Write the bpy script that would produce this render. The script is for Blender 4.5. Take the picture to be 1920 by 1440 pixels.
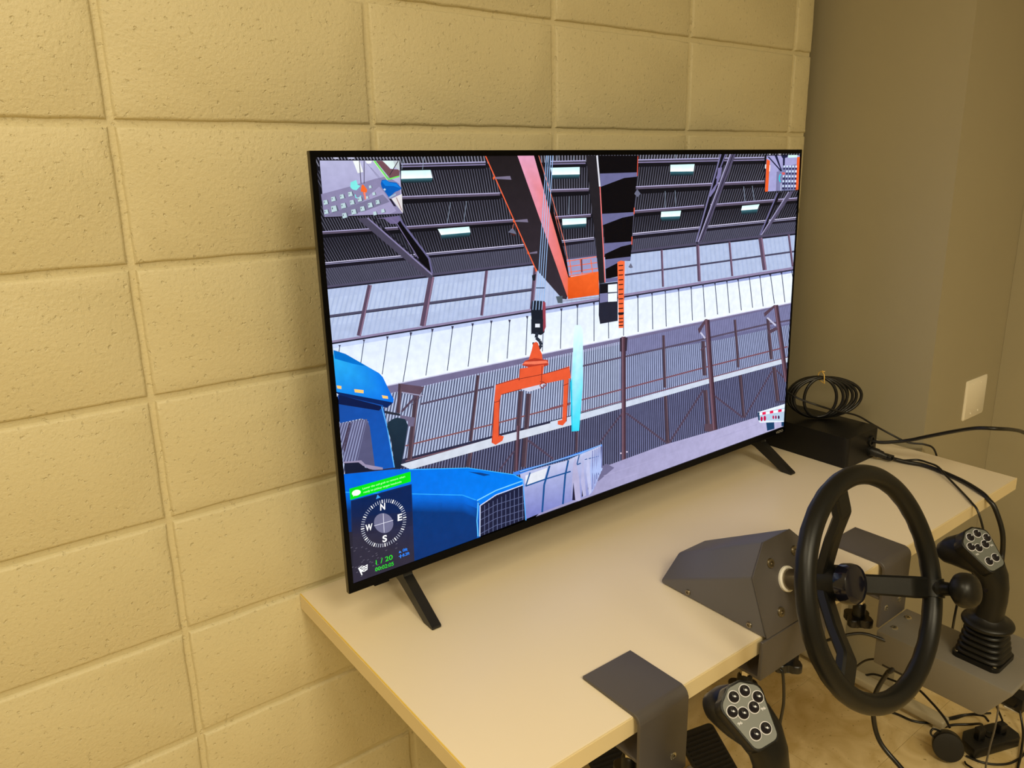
import bpy, bmesh, math, random
from mathutils import Vector, Matrix
random.seed(7)
for o in list(bpy.data.objects): bpy.data.objects.remove(o, do_unlink=True)
scene = bpy.context.scene
COL = scene.collection
PI = math.pi

# ------------------------------------------------------------------ camera
cam_d = bpy.data.cameras.new('camera'); cam = bpy.data.objects.new('camera', cam_d); COL.objects.link(cam)
right = Vector((0.7862945689, -0.6176643397, -0.0152188796))
down = Vector((-0.1695155870, -0.1919778648, -0.9666483151))
fwd = Vector((0.5941425053, 0.7626501576, -0.2556548855))
m = Matrix.Identity(4)
for i in range(3):
    m[i][0] = right[i]; m[i][1] = -down[i]; m[i][2] = -fwd[i]
m.translation = Vector((-0.24098, -1.25149, 1.49235))
cam.matrix_world = m
cam_d.sensor_fit = 'HORIZONTAL'; cam_d.sensor_width = 36.0
cam_d.lens = 1445.019 / 1920 * 36.0
cam_d.shift_x = -29.825 / 1920; cam_d.shift_y = -30.870 / 1920
cam_d.clip_start = 0.02
scene.camera = cam

# ------------------------------------------------------------------ world, lights, exposure
scene.view_settings.view_transform = 'Standard'; scene.view_settings.look = 'None'
scene.view_settings.gamma = 1.0; scene.view_settings.exposure = 0.12
scene.view_settings.use_curve_mapping = False
w = bpy.data.worlds.new('world'); scene.world = w; w.use_nodes = True
w.node_tree.nodes['Background'].inputs[0].default_value = (1.0, 0.80, 0.50, 1)
w.node_tree.nodes['Background'].inputs[1].default_value = 0.16
LIGHT_COL = (1.0, 0.875, 0.61)
def area(name, loc, sx, sy, power, rot=(0, 0, 0), col=LIGHT_COL):
    d = bpy.data.lights.new(name, 'AREA'); d.shape = 'RECTANGLE'; d.size = sx; d.size_y = sy
    d.energy = power; d.color = col
    o = bpy.data.objects.new(name, d); o.location = loc; o.rotation_euler = rot; COL.objects.link(o)
    return o
area('ceiling_and_fill_light', (-0.70, -1.05, 2.66), 0.55, 1.15, 17)
area('ceiling_and_fill_light', (-2.3, -2.9, 2.66), 0.55, 1.15, 30)
area('ceiling_and_fill_light', (0.0, -2.6, 2.66), 0.55, 1.15, 44)
area('ceiling_and_fill_light', (0.80, -3.3, 2.66), 0.55, 1.15, 17)  # added fill, no known fixture: lifts the right-hand wall, desk and floor

# ------------------------------------------------------------------ materials
def lin(c):
    return tuple(((v/255)/12.92 if v/255 <= 0.04045 else ((v/255+0.055)/1.055)**2.4) for v in c)
def mat(name, col, rough=0.5, metal=0.0, bump=None, var=0.0, vscale=6.0, spec=0.5, coat=0.0):
    """procedural principled material: colour mottled by noise, optional fine bump (scale, strength, distance)"""
    M = bpy.data.materials.new(name); M.use_nodes = True; nt = M.node_tree; N = nt.nodes; K = nt.links
    p = N['Principled BSDF']
    p.inputs['Roughness'].default_value = rough; p.inputs['Metallic'].default_value = metal
    p.inputs['Specular IOR Level'].default_value = spec; p.inputs['Coat Weight'].default_value = coat
    tc = N.new('ShaderNodeTexCoord')
    n = N.new('ShaderNodeTexNoise'); n.inputs['Scale'].default_value = vscale; n.inputs['Detail'].default_value = 4
    K.new(tc.outputs['Object'], n.inputs['Vector'])
    r = N.new('ShaderNodeMix'); r.data_type = 'RGBA'
    r.inputs['A'].default_value = (*[c*(1-var) for c in col], 1); r.inputs['B'].default_value = (*[min(1, c*(1+var)) for c in col], 1)
    K.new(n.outputs['Fac'], r.inputs['Factor']); K.new(r.outputs['Result'], p.inputs['Base Color'])
    if bump:
        b = N.new('ShaderNodeBump'); b.inputs['Strength'].default_value = bump[1]; b.inputs['Distance'].default_value = bump[2]
        t = N.new('ShaderNodeTexNoise'); t.inputs['Scale'].default_value = bump[0]; t.inputs['Detail'].default_value = 3
        K.new(tc.outputs['Object'], t.inputs['Vector']); K.new(t.outputs['Fac'], b.inputs['Height']); K.new(b.outputs['Normal'], p.inputs['Normal'])
    return M
def paint_block_mat():
    M = bpy.data.materials.new('cream_block_paint'); M.use_nodes = True; nt = M.node_tree; N = nt.nodes; K = nt.links
    p = N['Principled BSDF']; p.inputs['Roughness'].default_value = 0.42; p.inputs['Specular IOR Level'].default_value = 0.35
    g = N.new('ShaderNodeNewGeometry')
    n = N.new('ShaderNodeTexNoise'); n.inputs['Scale'].default_value = 3.0; n.inputs['Detail'].default_value = 3
    K.new(g.outputs['Position'], n.inputs['Vector'])
    r = N.new('ShaderNodeMix'); r.data_type = 'RGBA'
    r.inputs['A'].default_value = (0.615, 0.545, 0.335, 1); r.inputs['B'].default_value = (0.66, 0.585, 0.375, 1)
    K.new(n.outputs['Fac'], r.inputs['Factor']); K.new(r.outputs['Result'], p.inputs['Base Color'])
    # orange-peel relief plus scattered pits
    t = N.new('ShaderNodeTexNoise'); t.inputs['Scale'].default_value = 165; t.inputs['Detail'].default_value = 4; t.inputs['Roughness'].default_value = 0.6
    K.new(g.outputs['Position'], t.inputs['Vector'])
    v = N.new('ShaderNodeTexNoise'); v.inputs['Scale'].default_value = 118; v.inputs['Detail'].default_value = 3
    K.new(g.outputs['Position'], v.inputs['Vector'])
    mr = N.new('ShaderNodeMapRange'); mr.inputs['From Min'].default_value = 0.27; mr.inputs['From Max'].default_value = 0.38
    K.new(v.outputs['Fac'], mr.inputs['Value'])
    md = N.new('ShaderNodeMath'); md.operation = 'MULTIPLY_ADD'; md.inputs[1].default_value = 0.95
    K.new(t.outputs['Fac'], md.inputs[0]); K.new(mr.outputs['Result'], md.inputs[2])
    b = N.new('ShaderNodeBump'); b.inputs['Strength'].default_value = 0.6; b.inputs['Distance'].default_value = 0.0024
    K.new(md.outputs['Value'], b.inputs['Height']); K.new(b.outputs['Normal'], p.inputs['Normal'])
    return M
def floor_mat():
    M = bpy.data.materials.new('speckled_vinyl'); M.use_nodes = True; nt = M.node_tree; N = nt.nodes; K = nt.links
    p = N['Principled BSDF']; p.inputs['Roughness'].default_value = 0.38
    g = N.new('ShaderNodeNewGeometry')
    n = N.new('ShaderNodeTexNoise'); n.inputs['Scale'].default_value = 9; n.inputs['Detail'].default_value = 6; n.inputs['Distortion'].default_value = 1.4
    K.new(g.outputs['Position'], n.inputs['Vector'])
    r = N.new('ShaderNodeValToRGB'); e = r.color_ramp.elements
    e[0].position = 0.36; e[0].color = (0.62, 0.46, 0.20, 1); e[1].position = 0.66; e[1].color = (0.82, 0.66, 0.37, 1)
    K.new(n.outputs['Fac'], r.inputs['Fac'])
    s = N.new('ShaderNodeTexNoise'); s.inputs['Scale'].default_value = 100; s.inputs['Detail'].default_value = 1
    K.new(g.outputs['Position'], s.inputs['Vector'])
    mr = N.new('ShaderNodeMapRange'); mr.inputs['From Min'].default_value = 0.69; mr.inputs['From Max'].default_value = 0.76
    K.new(s.outputs['Fac'], mr.inputs['Value'])
    x = N.new('ShaderNodeMix'); x.data_type = 'RGBA'; x.inputs['B'].default_value = (0.38, 0.27, 0.11, 1)
    K.new(mr.outputs['Result'], x.inputs['Factor']); K.new(r.outputs['Color'], x.inputs['A']); K.new(x.outputs['Result'], p.inputs['Base Color'])
    return M
def screen_mat():
    M = bpy.data.materials.new('lit_display'); M.use_nodes = True; nt = M.node_tree; N = nt.nodes; K = nt.links
    p = N['Principled BSDF']; p.inputs['Base Color'].default_value = (0.001, 0.001, 0.001, 1); p.inputs['Roughness'].default_value = 0.25
    p.inputs['Specular IOR Level'].default_value = 0.08
    a = N.new('ShaderNodeAttribute'); a.attribute_name = 'Col'
    tc = N.new('ShaderNodeTexCoord'); n = N.new('ShaderNodeTexNoise'); n.inputs['Scale'].default_value = 70; n.inputs['Detail'].default_value = 5
    K.new(tc.outputs['Object'], n.inputs['Vector'])
    mr = N.new('ShaderNodeMapRange'); mr.inputs['From Min'].default_value = 0.3; mr.inputs['From Max'].default_value = 0.7
    mr.inputs['To Min'].default_value = 0.92; mr.inputs['To Max'].default_value = 1.05
    K.new(n.outputs['Fac'], mr.inputs['Value'])
    v = N.new('ShaderNodeVectorMath'); v.operation = 'SCALE'
    K.new(a.outputs['Color'], v.inputs[0]); K.new(mr.outputs['Result'], v.inputs['Scale'])
    K.new(v.outputs['Vector'], p.inputs['Emission Color']); p.inputs['Emission Strength'].default_value = 1.05
    return M

M_BLOCK = paint_block_mat()
M_GREY = mat('grey_wall_paint', (0.37, 0.325, 0.215), 0.55, bump=(260, 0.12, 0.001), var=0.03)
M_CEIL = mat('ceiling_tile', (0.75, 0.72, 0.64), 0.8, bump=(120, 0.3, 0.002))
M_FLOOR = floor_mat()
M_TOP = mat('cream_laminate', (0.82, 0.715, 0.54), 0.33, var=0.015, vscale=5, spec=0.4)
M_EDGE = mat('cream_edge_band', (0.76, 0.63, 0.38), 0.45, var=0.03)
M_SEAM = mat('yellow_edge_seam', (0.78, 0.55, 0.10), 0.5)
M_LEG = mat('beige_enamel', (0.42, 0.37, 0.26), 0.35, var=0.03)
M_TVBLK = mat('gloss_black_plastic', (0.0015, 0.0015, 0.002), 0.35, var=0.05, spec=0.08)
M_TVSIDE = mat('brushed_dark_bezel', (0.05, 0.043, 0.028), 0.35, metal=0.6, var=0.05)
M_BLK = mat('black_plastic', (0.006, 0.006, 0.0065), 0.4, var=0.1, bump=(300, 0.15, 0.0006))
M_BLKTEX = mat('textured_black_plastic', (0.0065, 0.0065, 0.006), 0.36, var=0.12, bump=(420, 0.16, 0.0005), spec=0.28)
M_RUB = mat('black_rubber', (0.0075, 0.0070, 0.006), 0.36, var=0.1, spec=0.3)
M_CABLE = mat('black_cable_jacket', (0.006, 0.006, 0.0065), 0.33, var=0.08)
M_WIRE = mat('steel_grey_wire', (0.16, 0.14, 0.11), 0.35, metal=0.3)
M_PSU = mat('satin_black_case', (0.006, 0.0055, 0.005), 0.36, var=0.12, bump=(500, 0.2, 0.0005), spec=0.3)
M_HOOD = mat('grey_powder_coat', (0.112, 0.108, 0.118), 0.42, var=0.04, bump=(700, 0.25, 0.0004))
M_BRK = mat('dark_grey_powder_coat', (0.082, 0.073, 0.070), 0.45, var=0.04, bump=(700, 0.25, 0.0004))
M_BOX = mat('warm_grey_powder_coat', (0.17, 0.155, 0.13), 0.45, var=0.04, bump=(700, 0.25, 0.0004))
M_STEEL = mat('zinc_steel', (0.62, 0.58, 0.48), 0.28, metal=1.0, var=0.08)
M_DSTEEL = mat('dark_steel', (0.30, 0.26, 0.19), 0.33, metal=1.0, var=0.1)
M_WHITE = mat('white_nylon', (0.82, 0.80, 0.74), 0.4)
M_PLATE = mat('ivory_plate', (0.86, 0.80, 0.66), 0.35)
M_PANEL = mat('grey_button_panel', (0.115, 0.125, 0.115), 0.45)
M_RING = mat('white_button_ring', (0.72, 0.72, 0.78), 0.4)
M_BTN = mat('gloss_black_button', (0.006, 0.006, 0.012), 0.12)
M_TIE = mat('yellow_twist_tie', (0.80, 0.52, 0.12), 0.5)
M_LOGO = mat('silver_print', (0.45, 0.43, 0.38), 0.4)
M_SCREEN = screen_mat()

# ------------------------------------------------------------------ mesh helpers
def link(name, bm, material, parent=None, smooth=None, label=None):
    me = bpy.data.meshes.new(name)
    bmesh.ops.recalc_face_normals(bm, faces=bm.faces)
    bm.to_mesh(me); bm.free()
    me.materials.append(material)
    if smooth is not None:
        for p in me.polygons: p.use_smooth = True
        me.set_sharp_from_angle(angle=math.radians(smooth))
    o = bpy.data.objects.new(name, me); COL.objects.link(o)
    if parent is not None: o.parent = parent
    if label: o['label'] = label
    return o
def thing(name, label, cat, loc=(0, 0, 0), group=None):
    o = bpy.data.objects.new(name, None); o.empty_display_size = 0.05; COL.objects.link(o); o.location = loc
    o['label'] = label; o['category'] = cat
    if group: o['group'] = group
    return o
def keep(o):
    """children are modelled in world space: cancel the root's offset"""
    for c in o.children:
        c.location = c.location - o.location
def tag(o, label, cat, group=None):
    o['label'] = label; o['category'] = cat
    if group: o['group'] = group
    return o
def bm_(): return bmesh.new()
def box(bm, a, b, bev=0.0, seg=2):
    t = bmesh.new()
    vs = [t.verts.new((x, y, z)) for x in (a[0], b[0]) for y in (a[1], b[1]) for z in (a[2], b[2])]
    for q in ((0, 1, 3, 2), (4, 6, 7, 5), (0, 4, 5, 1), (2, 3, 7, 6), (0, 2, 6, 4), (1, 5, 7, 3)):
        t.faces.new([vs[i] for i in q])
    if bev: bmesh.ops.bevel(t, geom=list(t.edges), offset=bev, segments=seg, profile=0.5, affect='EDGES', clamp_overlap=True)
    merge(bm, t); return bm
def merge(bm, t, mtx=None):
    if mtx is not None: bmesh.ops.transform(t, matrix=mtx, verts=t.verts)
    me = bpy.data.meshes.new('tmp'); t.to_mesh(me); t.free(); bm.from_mesh(me); bpy.data.meshes.remove(me)
def loft(bm, rings, cap=True, closed=True):
    R = [[bm.verts.new(p) for p in r] for r in rings]
    n = len(R[0])
    for a, b in zip(R, R[1:]):
        for i in range(n if closed else n-1):
            j = (i+1) % n
            bm.faces.new((a[i], a[j], b[j], b[i]))
    if cap: bm.faces.new(R[0][::-1]); bm.faces.new(R[-1])
    return bm
def prism(bm, outline, f, d, bev=0.0, seg=2):
    """outline [(a,b)], f(a,b,c)->point, extruded from c=0 to c=d"""
    t = bmesh.new()
    A = [t.verts.new(f(a, b, 0)) for a, b in outline]; B = [t.verts.new(f(a, b, d)) for a, b in outline]
    n = len(A)
    t.faces.new(A[::-1]); t.faces.new(B)
    for i in range(n): t.faces.new((A[i], A[(i+1) % n], B[(i+1) % n], B[i]))
    if bev: bmesh.ops.bevel(t, geom=list(t.edges), offset=bev, segments=seg, profile=0.5, affect='EDGES', clamp_overlap=True)
    merge(bm, t); return bm
def frame(axis, up=(0, 0, 1)):
    z = Vector(axis).normalized(); u = Vector(up)
    if abs(z.dot(u)) > 0.98: u = Vector((0, 1, 0))
    x = u.cross(z).normalized(); y = z.cross(x)
    return x, y, z
def lathe(bm, prof, org, axis, n=24, cap=True):
    """prof [(radius, height along the axis)]"""
    x, y, z = frame(axis); o = Vector(org)
    rings = [[o + z*h + (x*math.cos(2*PI*i/n) + y*math.sin(2*PI*i/n))*max(r, 1e-5) for i in range(n)] for r, h in prof]
    return loft(bm, rings, cap)
def cyl(bm, p0, p1, r, n=16, bev=0.0):
    p0 = Vector(p0); p1 = Vector(p1); L = (p1-p0).length
    if bev: return lathe(bm, [(r-bev, 0), (r, bev), (r, L-bev), (r-bev, L)], p0, p1-p0, n)
    return lathe(bm, [(r, 0), (r, L)], p0, p1-p0, n)
def catmull(pts, k=8):
    P = [Vector(p) for p in pts]; P = [P[0]*2-P[1]] + P + [P[-1]*2-P[-2]]; out = []
    for i in range(1, len(P)-2):
        for s in range(k):
            t = s/k; a, b, c, d = P[i-1], P[i], P[i+1], P[i+2]
            out.append(0.5*((2*b) + (-a+c)*t + (2*a-5*b+4*c-d)*t*t + (-a+3*b-3*c+d)*t**3))
    out.append(P[-2]); return out
def tube(bm, pts, r, n=10, k=8, closed=False, raw=False):
    P = [Vector(p) for p in pts] if raw else catmull(pts, k)
    N = len(P); T = []
    for i in range(N):
        a = P[(i-1) % N] if closed else P[max(i-1, 0)]; b = P[(i+1) % N] if closed else P[min(i+1, N-1)]
        T.append((b-a).normalized())
    x, y, _ = frame(T[0]); rings = []
    for i in range(N):
        x = (x - T[i]*x.dot(T[i])).normalized(); y = T[i].cross(x)
        rr = r(i/(N-1)) if callable(r) else r
        rings.append([P[i] + (x*math.cos(2*PI*j/n) + y*math.sin(2*PI*j/n))*rr for j in range(n)])
    if closed: rings.append(rings[0]); loft(bm, rings, False); bmesh.ops.remove_doubles(bm, verts=bm.verts, dist=1e-6)
    else: loft(bm, rings, True)
    return bm
def rrect(w, h, r, n=5, cx=0, cy=0):
    out = []
    for (sx, sy, a0) in ((1, 1, 0), (-1, 1, PI/2), (-1, -1, PI), (1, -1, 1.5*PI)):
        for i in range(n+1):
            a = a0 + PI/2*i/n
            out.append((cx + sx*(w/2-r) + r*math.cos(a), cy + sy*(h/2-r) + r*math.sin(a)))
    return out
def cable(name, label, pts, r, material=None, k=8, n=8, cat='cable', group=None):
    o = link(name, tube(bm_(), pts, r, n, k), material or M_CABLE, smooth=60)
    return tag(o, label, cat, group)
def screw(name, org, axis, r, parent, material=None, dome=0.35, cross=True):
    """dome-head screw with a recessed cross slot"""
    bm = bm_()
    lathe(bm, [(r, 0), (r, r*0.12), (r*0.86, r*dome*0.8), (r*0.5, r*dome), (r*0.42, r*dome*0.98), (r*0.36, r*dome*0.35), (0, r*dome*0.3)], org, axis, 16, True)
    s = link(name, bm, material or M_STEEL, parent, smooth=40)
    if cross:
        x, y, z = frame(axis); b2 = bm_()
        for d, e in ((x, y), (y, x)):
            o = Vector(org) + z*r*dome*0.98
            prism(b2, [(-r*0.5, -r*0.09), (r*0.5, -r*0.09), (r*0.5, r*0.09), (-r*0.5, r*0.09)], lambda a, b, c, d=d, e=e, o=o: o + d*a + e*b + z*c, r*0.04)
        link('cross_slot', b2, M_BLK, s)
    return s
def star_knob(parent, top, length, r, axis=(0, 0, -1), screw_len=0.04):
    """four-lobed clamping knob with a hub and a threaded screw going up from it"""
    x, y, z = frame(axis); o = Vector(top)
    bm = bm_(); lathe(bm, [(0.0045, -screw_len), (0.0045, 0.004)], o, z, 12)
    lathe(bm, [(0.009, -0.009), (0.009, 0.0)], o, z, 6)
    s = link('clamp_screw', bm, M_STEEL, parent, smooth=40)
    bm = bm_(); lathe(bm, [(0.0095, 0), (0.0125, 0.004), (0.0135, length*0.6), (0.013, length-0.003), (0.009, length), (0.004, length+0.004)], o, z, 20)
    out = []
    n = 48
    for i in range(n):
        a = 2*PI*i/n; rr = r*(0.62 + 0.38*(0.5+0.5*math.cos(4*a))**0.7)
        out.append((rr*math.cos(a), rr*math.sin(a)))
    prism(bm, out, lambda a, b, c: o + x*a + y*b + z*(length*0.55 + c), length*0.32, bev=0.0015, seg=1)
    return link('clamp_knob', bm, M_BLK, parent, smooth=40)
def text_mesh(s, origin, ux, uy, height, material, parent, name='lettering', fit=None, bold=False, depth=0.0):
    """flat lettering: built-in font turned into a mesh, laid along ux with uy up"""
    cu = bpy.data.curves.new('t', 'FONT'); cu.body = s; cu.size = 1.0; cu.extrude = 0.0
    if bold: cu.offset = 0.022
    to = bpy.data.objects.new('t', cu); me = bpy.data.meshes.new_from_object(to)
    xs = [v.co.x for v in me.vertices]; ys = [v.co.y for v in me.vertices]
    sc = height/0.70
    sx = sc if not fit else fit/(max(xs)-min(xs)); x0 = min(xs)
    ux = Vector(ux).normalized(); uy = Vector(uy).normalized(); o = Vector(origin)
    for v in me.vertices: v.co = o + ux*(v.co.x-x0)*sx + uy*v.co.y*sc
    me.name = name; me.materials.clear(); me.materials.append(material)
    ob = bpy.data.objects.new(name, me); COL.objects.link(ob); ob.parent = parent
    bpy.data.objects.remove(to)
    return ob

# ------------------------------------------------------------------ room shell
ZK = 1.557                     # height of one bed joint; courses are 0.2032 high, blocks 0.4064 long
X_END = 1.703                   # where the block wall ends
def struct(name, bm, material, smooth=None):
    o = link(name, bm, material, smooth=smooth); o['kind'] = 'structure'; return o
H = 2.70
# mortar body of the block wall
wb = struct('wall_back', box(bm_(), (-2.8, 0.0062, 0), (X_END-0.001, 0.20, H)), M_BLOCK)
def block_piece(x0, x1, z0, z1):
    """one painted block: proud face, wavy rounded edges, shallow depth"""
    g = 0.0058; nx = 11; nz = 7; rnd = lambda s: random.uniform(-s, s)
    def ring(inset, y, jit):
        a, b, c, d = x0+g+inset, x1-g-inset, z0+g+inset, z1-g-inset; pts = []
        for i in range(nx): pts.append((a+(b-a)*i/nx, c, 0, 1))
        for i in range(nz): pts.append((b, c+(d-c)*i/nz, 1, 0))
        for i in range(nx): pts.append((b+(a-b)*i/nx, d, 0, 1))
        for i in range(nz): pts.append((a, d+(c-d)*i/nz, 1, 0))
        return pts
    jit = [rnd(0.0008) for _ in range(2*(nx+nz))]
    bm = bm_(); rings = []
    for inset, y in ((-0.0016, 0.0070), (0.0, 0.0030), (0.0014, 0.0010), (0.0042, 0.0)):
        rings.append([(px+jit[i]*hx, y, pz+jit[i]*hz) for i, (px, pz, hx, hz) in enumerate(ring(inset, y, jit))])
    R = [[bm.verts.new(p) for p in r] for r in rings]; n = len(R[0])
    for a, b in zip(R, R[1:]):
        for i in range(n): bm.faces.new((a[i], a[(i+1) % n], b[(i+1) % n], b[i]))
    bm.faces.new(R[-1])
    return bm
# head joints in line (stack bond)
xs = [1.6256-0.4064*k for k in range(0, 11)]
cols = [(X_END+0.004, xs[0])] + list(zip(xs, xs[1:]))
rows = []
z = ZK
while z > 0: z -= 0.2032
while z < H:
    rows.append((max(z, -0.004), min(z+0.2032, H+0.004))); z += 0.2032
for (xb, xa) in cols:
    for (z0, z1) in rows:
        if z1-z0 < 0.03: continue
        o = link('block', block_piece(xa, xb, z0, z1), M_BLOCK, wb, smooth=50)
# the dry-lined grey walls and column to the right
wr = struct('wall_right', box(bm_(), (1.762, -0.3778, 0), (1.90, 0.20, H)), M_GREY)
wp = struct('wall_back_right', box(bm_(), (1.7622, -0.3785, 0), (2.4, -0.3700, H)), M_GREY)
wn = struct('wall_right_near', box(bm_(), (2.20, -3.9, 0), (2.4, -0.379, H)), M_GREY)
wl = struct('wall_left', box(bm_(), (-3.0, -3.9, 0), (-2.81, 0.2, H)), M_GREY)
wf = struct('wall_front', box(bm_(), (-3.0, -4.1, 0), (2.4, -3.91, H)), M_GREY)
ce = struct('ceiling', box(bm_(), (-3.0, -4.1, H), (2.4, 0.2, H+0.1)), M_CEIL)
fl = struct('floor', box(bm_(), (-3.0, -4.1, -0.1), (2.4, 0.2, -0.0012)), mat('floor_joint', (0.45, 0.34, 0.15), 0.7))
T = 0.3048
tm = {}
def tile(x0, y0, x1, y1):
    g = 0.0006
    return link('tile', box(bm_(), (x0+g, y0+g, -0.003), (x1-g, y1-g, 0.0), 0.0004, 1), M_FLOOR, fl)
tx0 = 1.6235
x = tx0
while x > -0.9: x -= T
while x < 2.2:
    yy = 0.106
    while yy > -1.9:
        tile(x, yy-T, min(x+T, 2.2), min(yy, 0.0)); yy -= T
    x += T
struct('baseboard_back', box(bm_(), (-2.8, -0.008, 0), (1.76, -0.0005, 0.10), 0.002), M_BLKTEX)

# switch plate on the column
pl = thing('blank_wall_plate', 'ivory blank two-gang wall plate screwed to the grey column', 'wall plate', (2.048, -0.378, 0.830))
bm = bm_()
ou = rrect(0.130, 0.116, 0.005, 3, 2.048, 0.830); inn = rrect(0.120, 0.106, 0.004, 3, 2.048, 0.830)
loft(bm, [[(a, -0.3785, b) for a, b in ou], [(a, -0.381, b) for a, b in ou], [(a, -0.3838, b) for a, b in inn]])
link('plate', bm, M_PLATE, pl, smooth=30)
for sx in (-0.023, 0.023):
    for sz in (-0.042, 0.042):
        screw('screw', (2.048+sx, -0.3838, 0.830+sz), (0, -1, 0), 0.0032, pl, M_PLATE, cross=False)
keep(pl)

# ------------------------------------------------------------------ desk
TZ = 0.740
dk = thing('desk', 'cream laminate desk under the television, standing against the block wall', 'desk', (0.97, -0.31, 0))
DX0, DX1, DY0, DY1 = 0.197, 1.752, -0.6125, -0.001
bm = bm_()
box(bm, (DX0+0.0022, DY0+0.0022, TZ-0.0295), (DX1-0.0022, DY1, TZ), 0.0004, 1)
link('tabletop', bm, M_TOP, dk)
link('edge_band', box(bm_(), (DX0+0.002, DY0, TZ-0.030), (DX1-0.002, DY0+0.0024, TZ-0.0012), 0.0006), M_EDGE, dk)
link('edge_band', box(bm_(), (DX0, DY0, TZ-0.030), (DX0+0.0024, DY1, TZ-0.0012), 0.0006), M_EDGE, dk)
link('edge_band', box(bm_(), (DX1-0.0024, DY0, TZ-0.030), (DX1, DY1, TZ-0.0012), 0.0006), M_EDGE, dk)
link('edge_seam', box(bm_(), (DX0+0.0005, DY0+0.0005, TZ-0.0013), (DX0+0.0024, DY1, TZ-0.0001)), M_SEAM, dk, label='thin yellow seam along the left edge')
link('edge_seam', box(bm_(), (DX0+0.0005, DY0+0.0006, TZ-0.0013), (DX1-0.0005, DY0+0.0022, TZ-0.0002)), M_EDGE, dk)
for lx in (0.47, 1.70):
    bm = bm_(); box(bm, (lx-0.020, -0.245, 0.04), (lx+0.020, -0.175, TZ-0.032), 0.004)
    lg = link('leg', bm, M_LEG, dk, smooth=30)
    link('mounting_plate', box(bm_(), (lx-0.03, -0.42, TZ-0.036), (lx+0.03, -0.05, TZ-0.0305), 0.001), M_LEG, lg)
    ft = link('foot', box(bm_(), (lx-0.019, -0.555, 0.016), (lx+0.019, -0.035, 0.040), 0.006, 3), M_LEG, dk, smooth=40)
    for gy in (-0.535, -0.06):
        link('glide', lathe(bm_(), [(0.012, 0), (0.014, 0.004), (0.009, 0.016)], (lx, gy, 0.0003), (0, 0, 1), 16), M_WHITE, ft, smooth=40)
link('crossbar', box(bm_(), (0.49, -0.225, 0.30), (1.68, -0.195, 0.36), 0.003), M_LEG, dk)
keep(dk)

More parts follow.
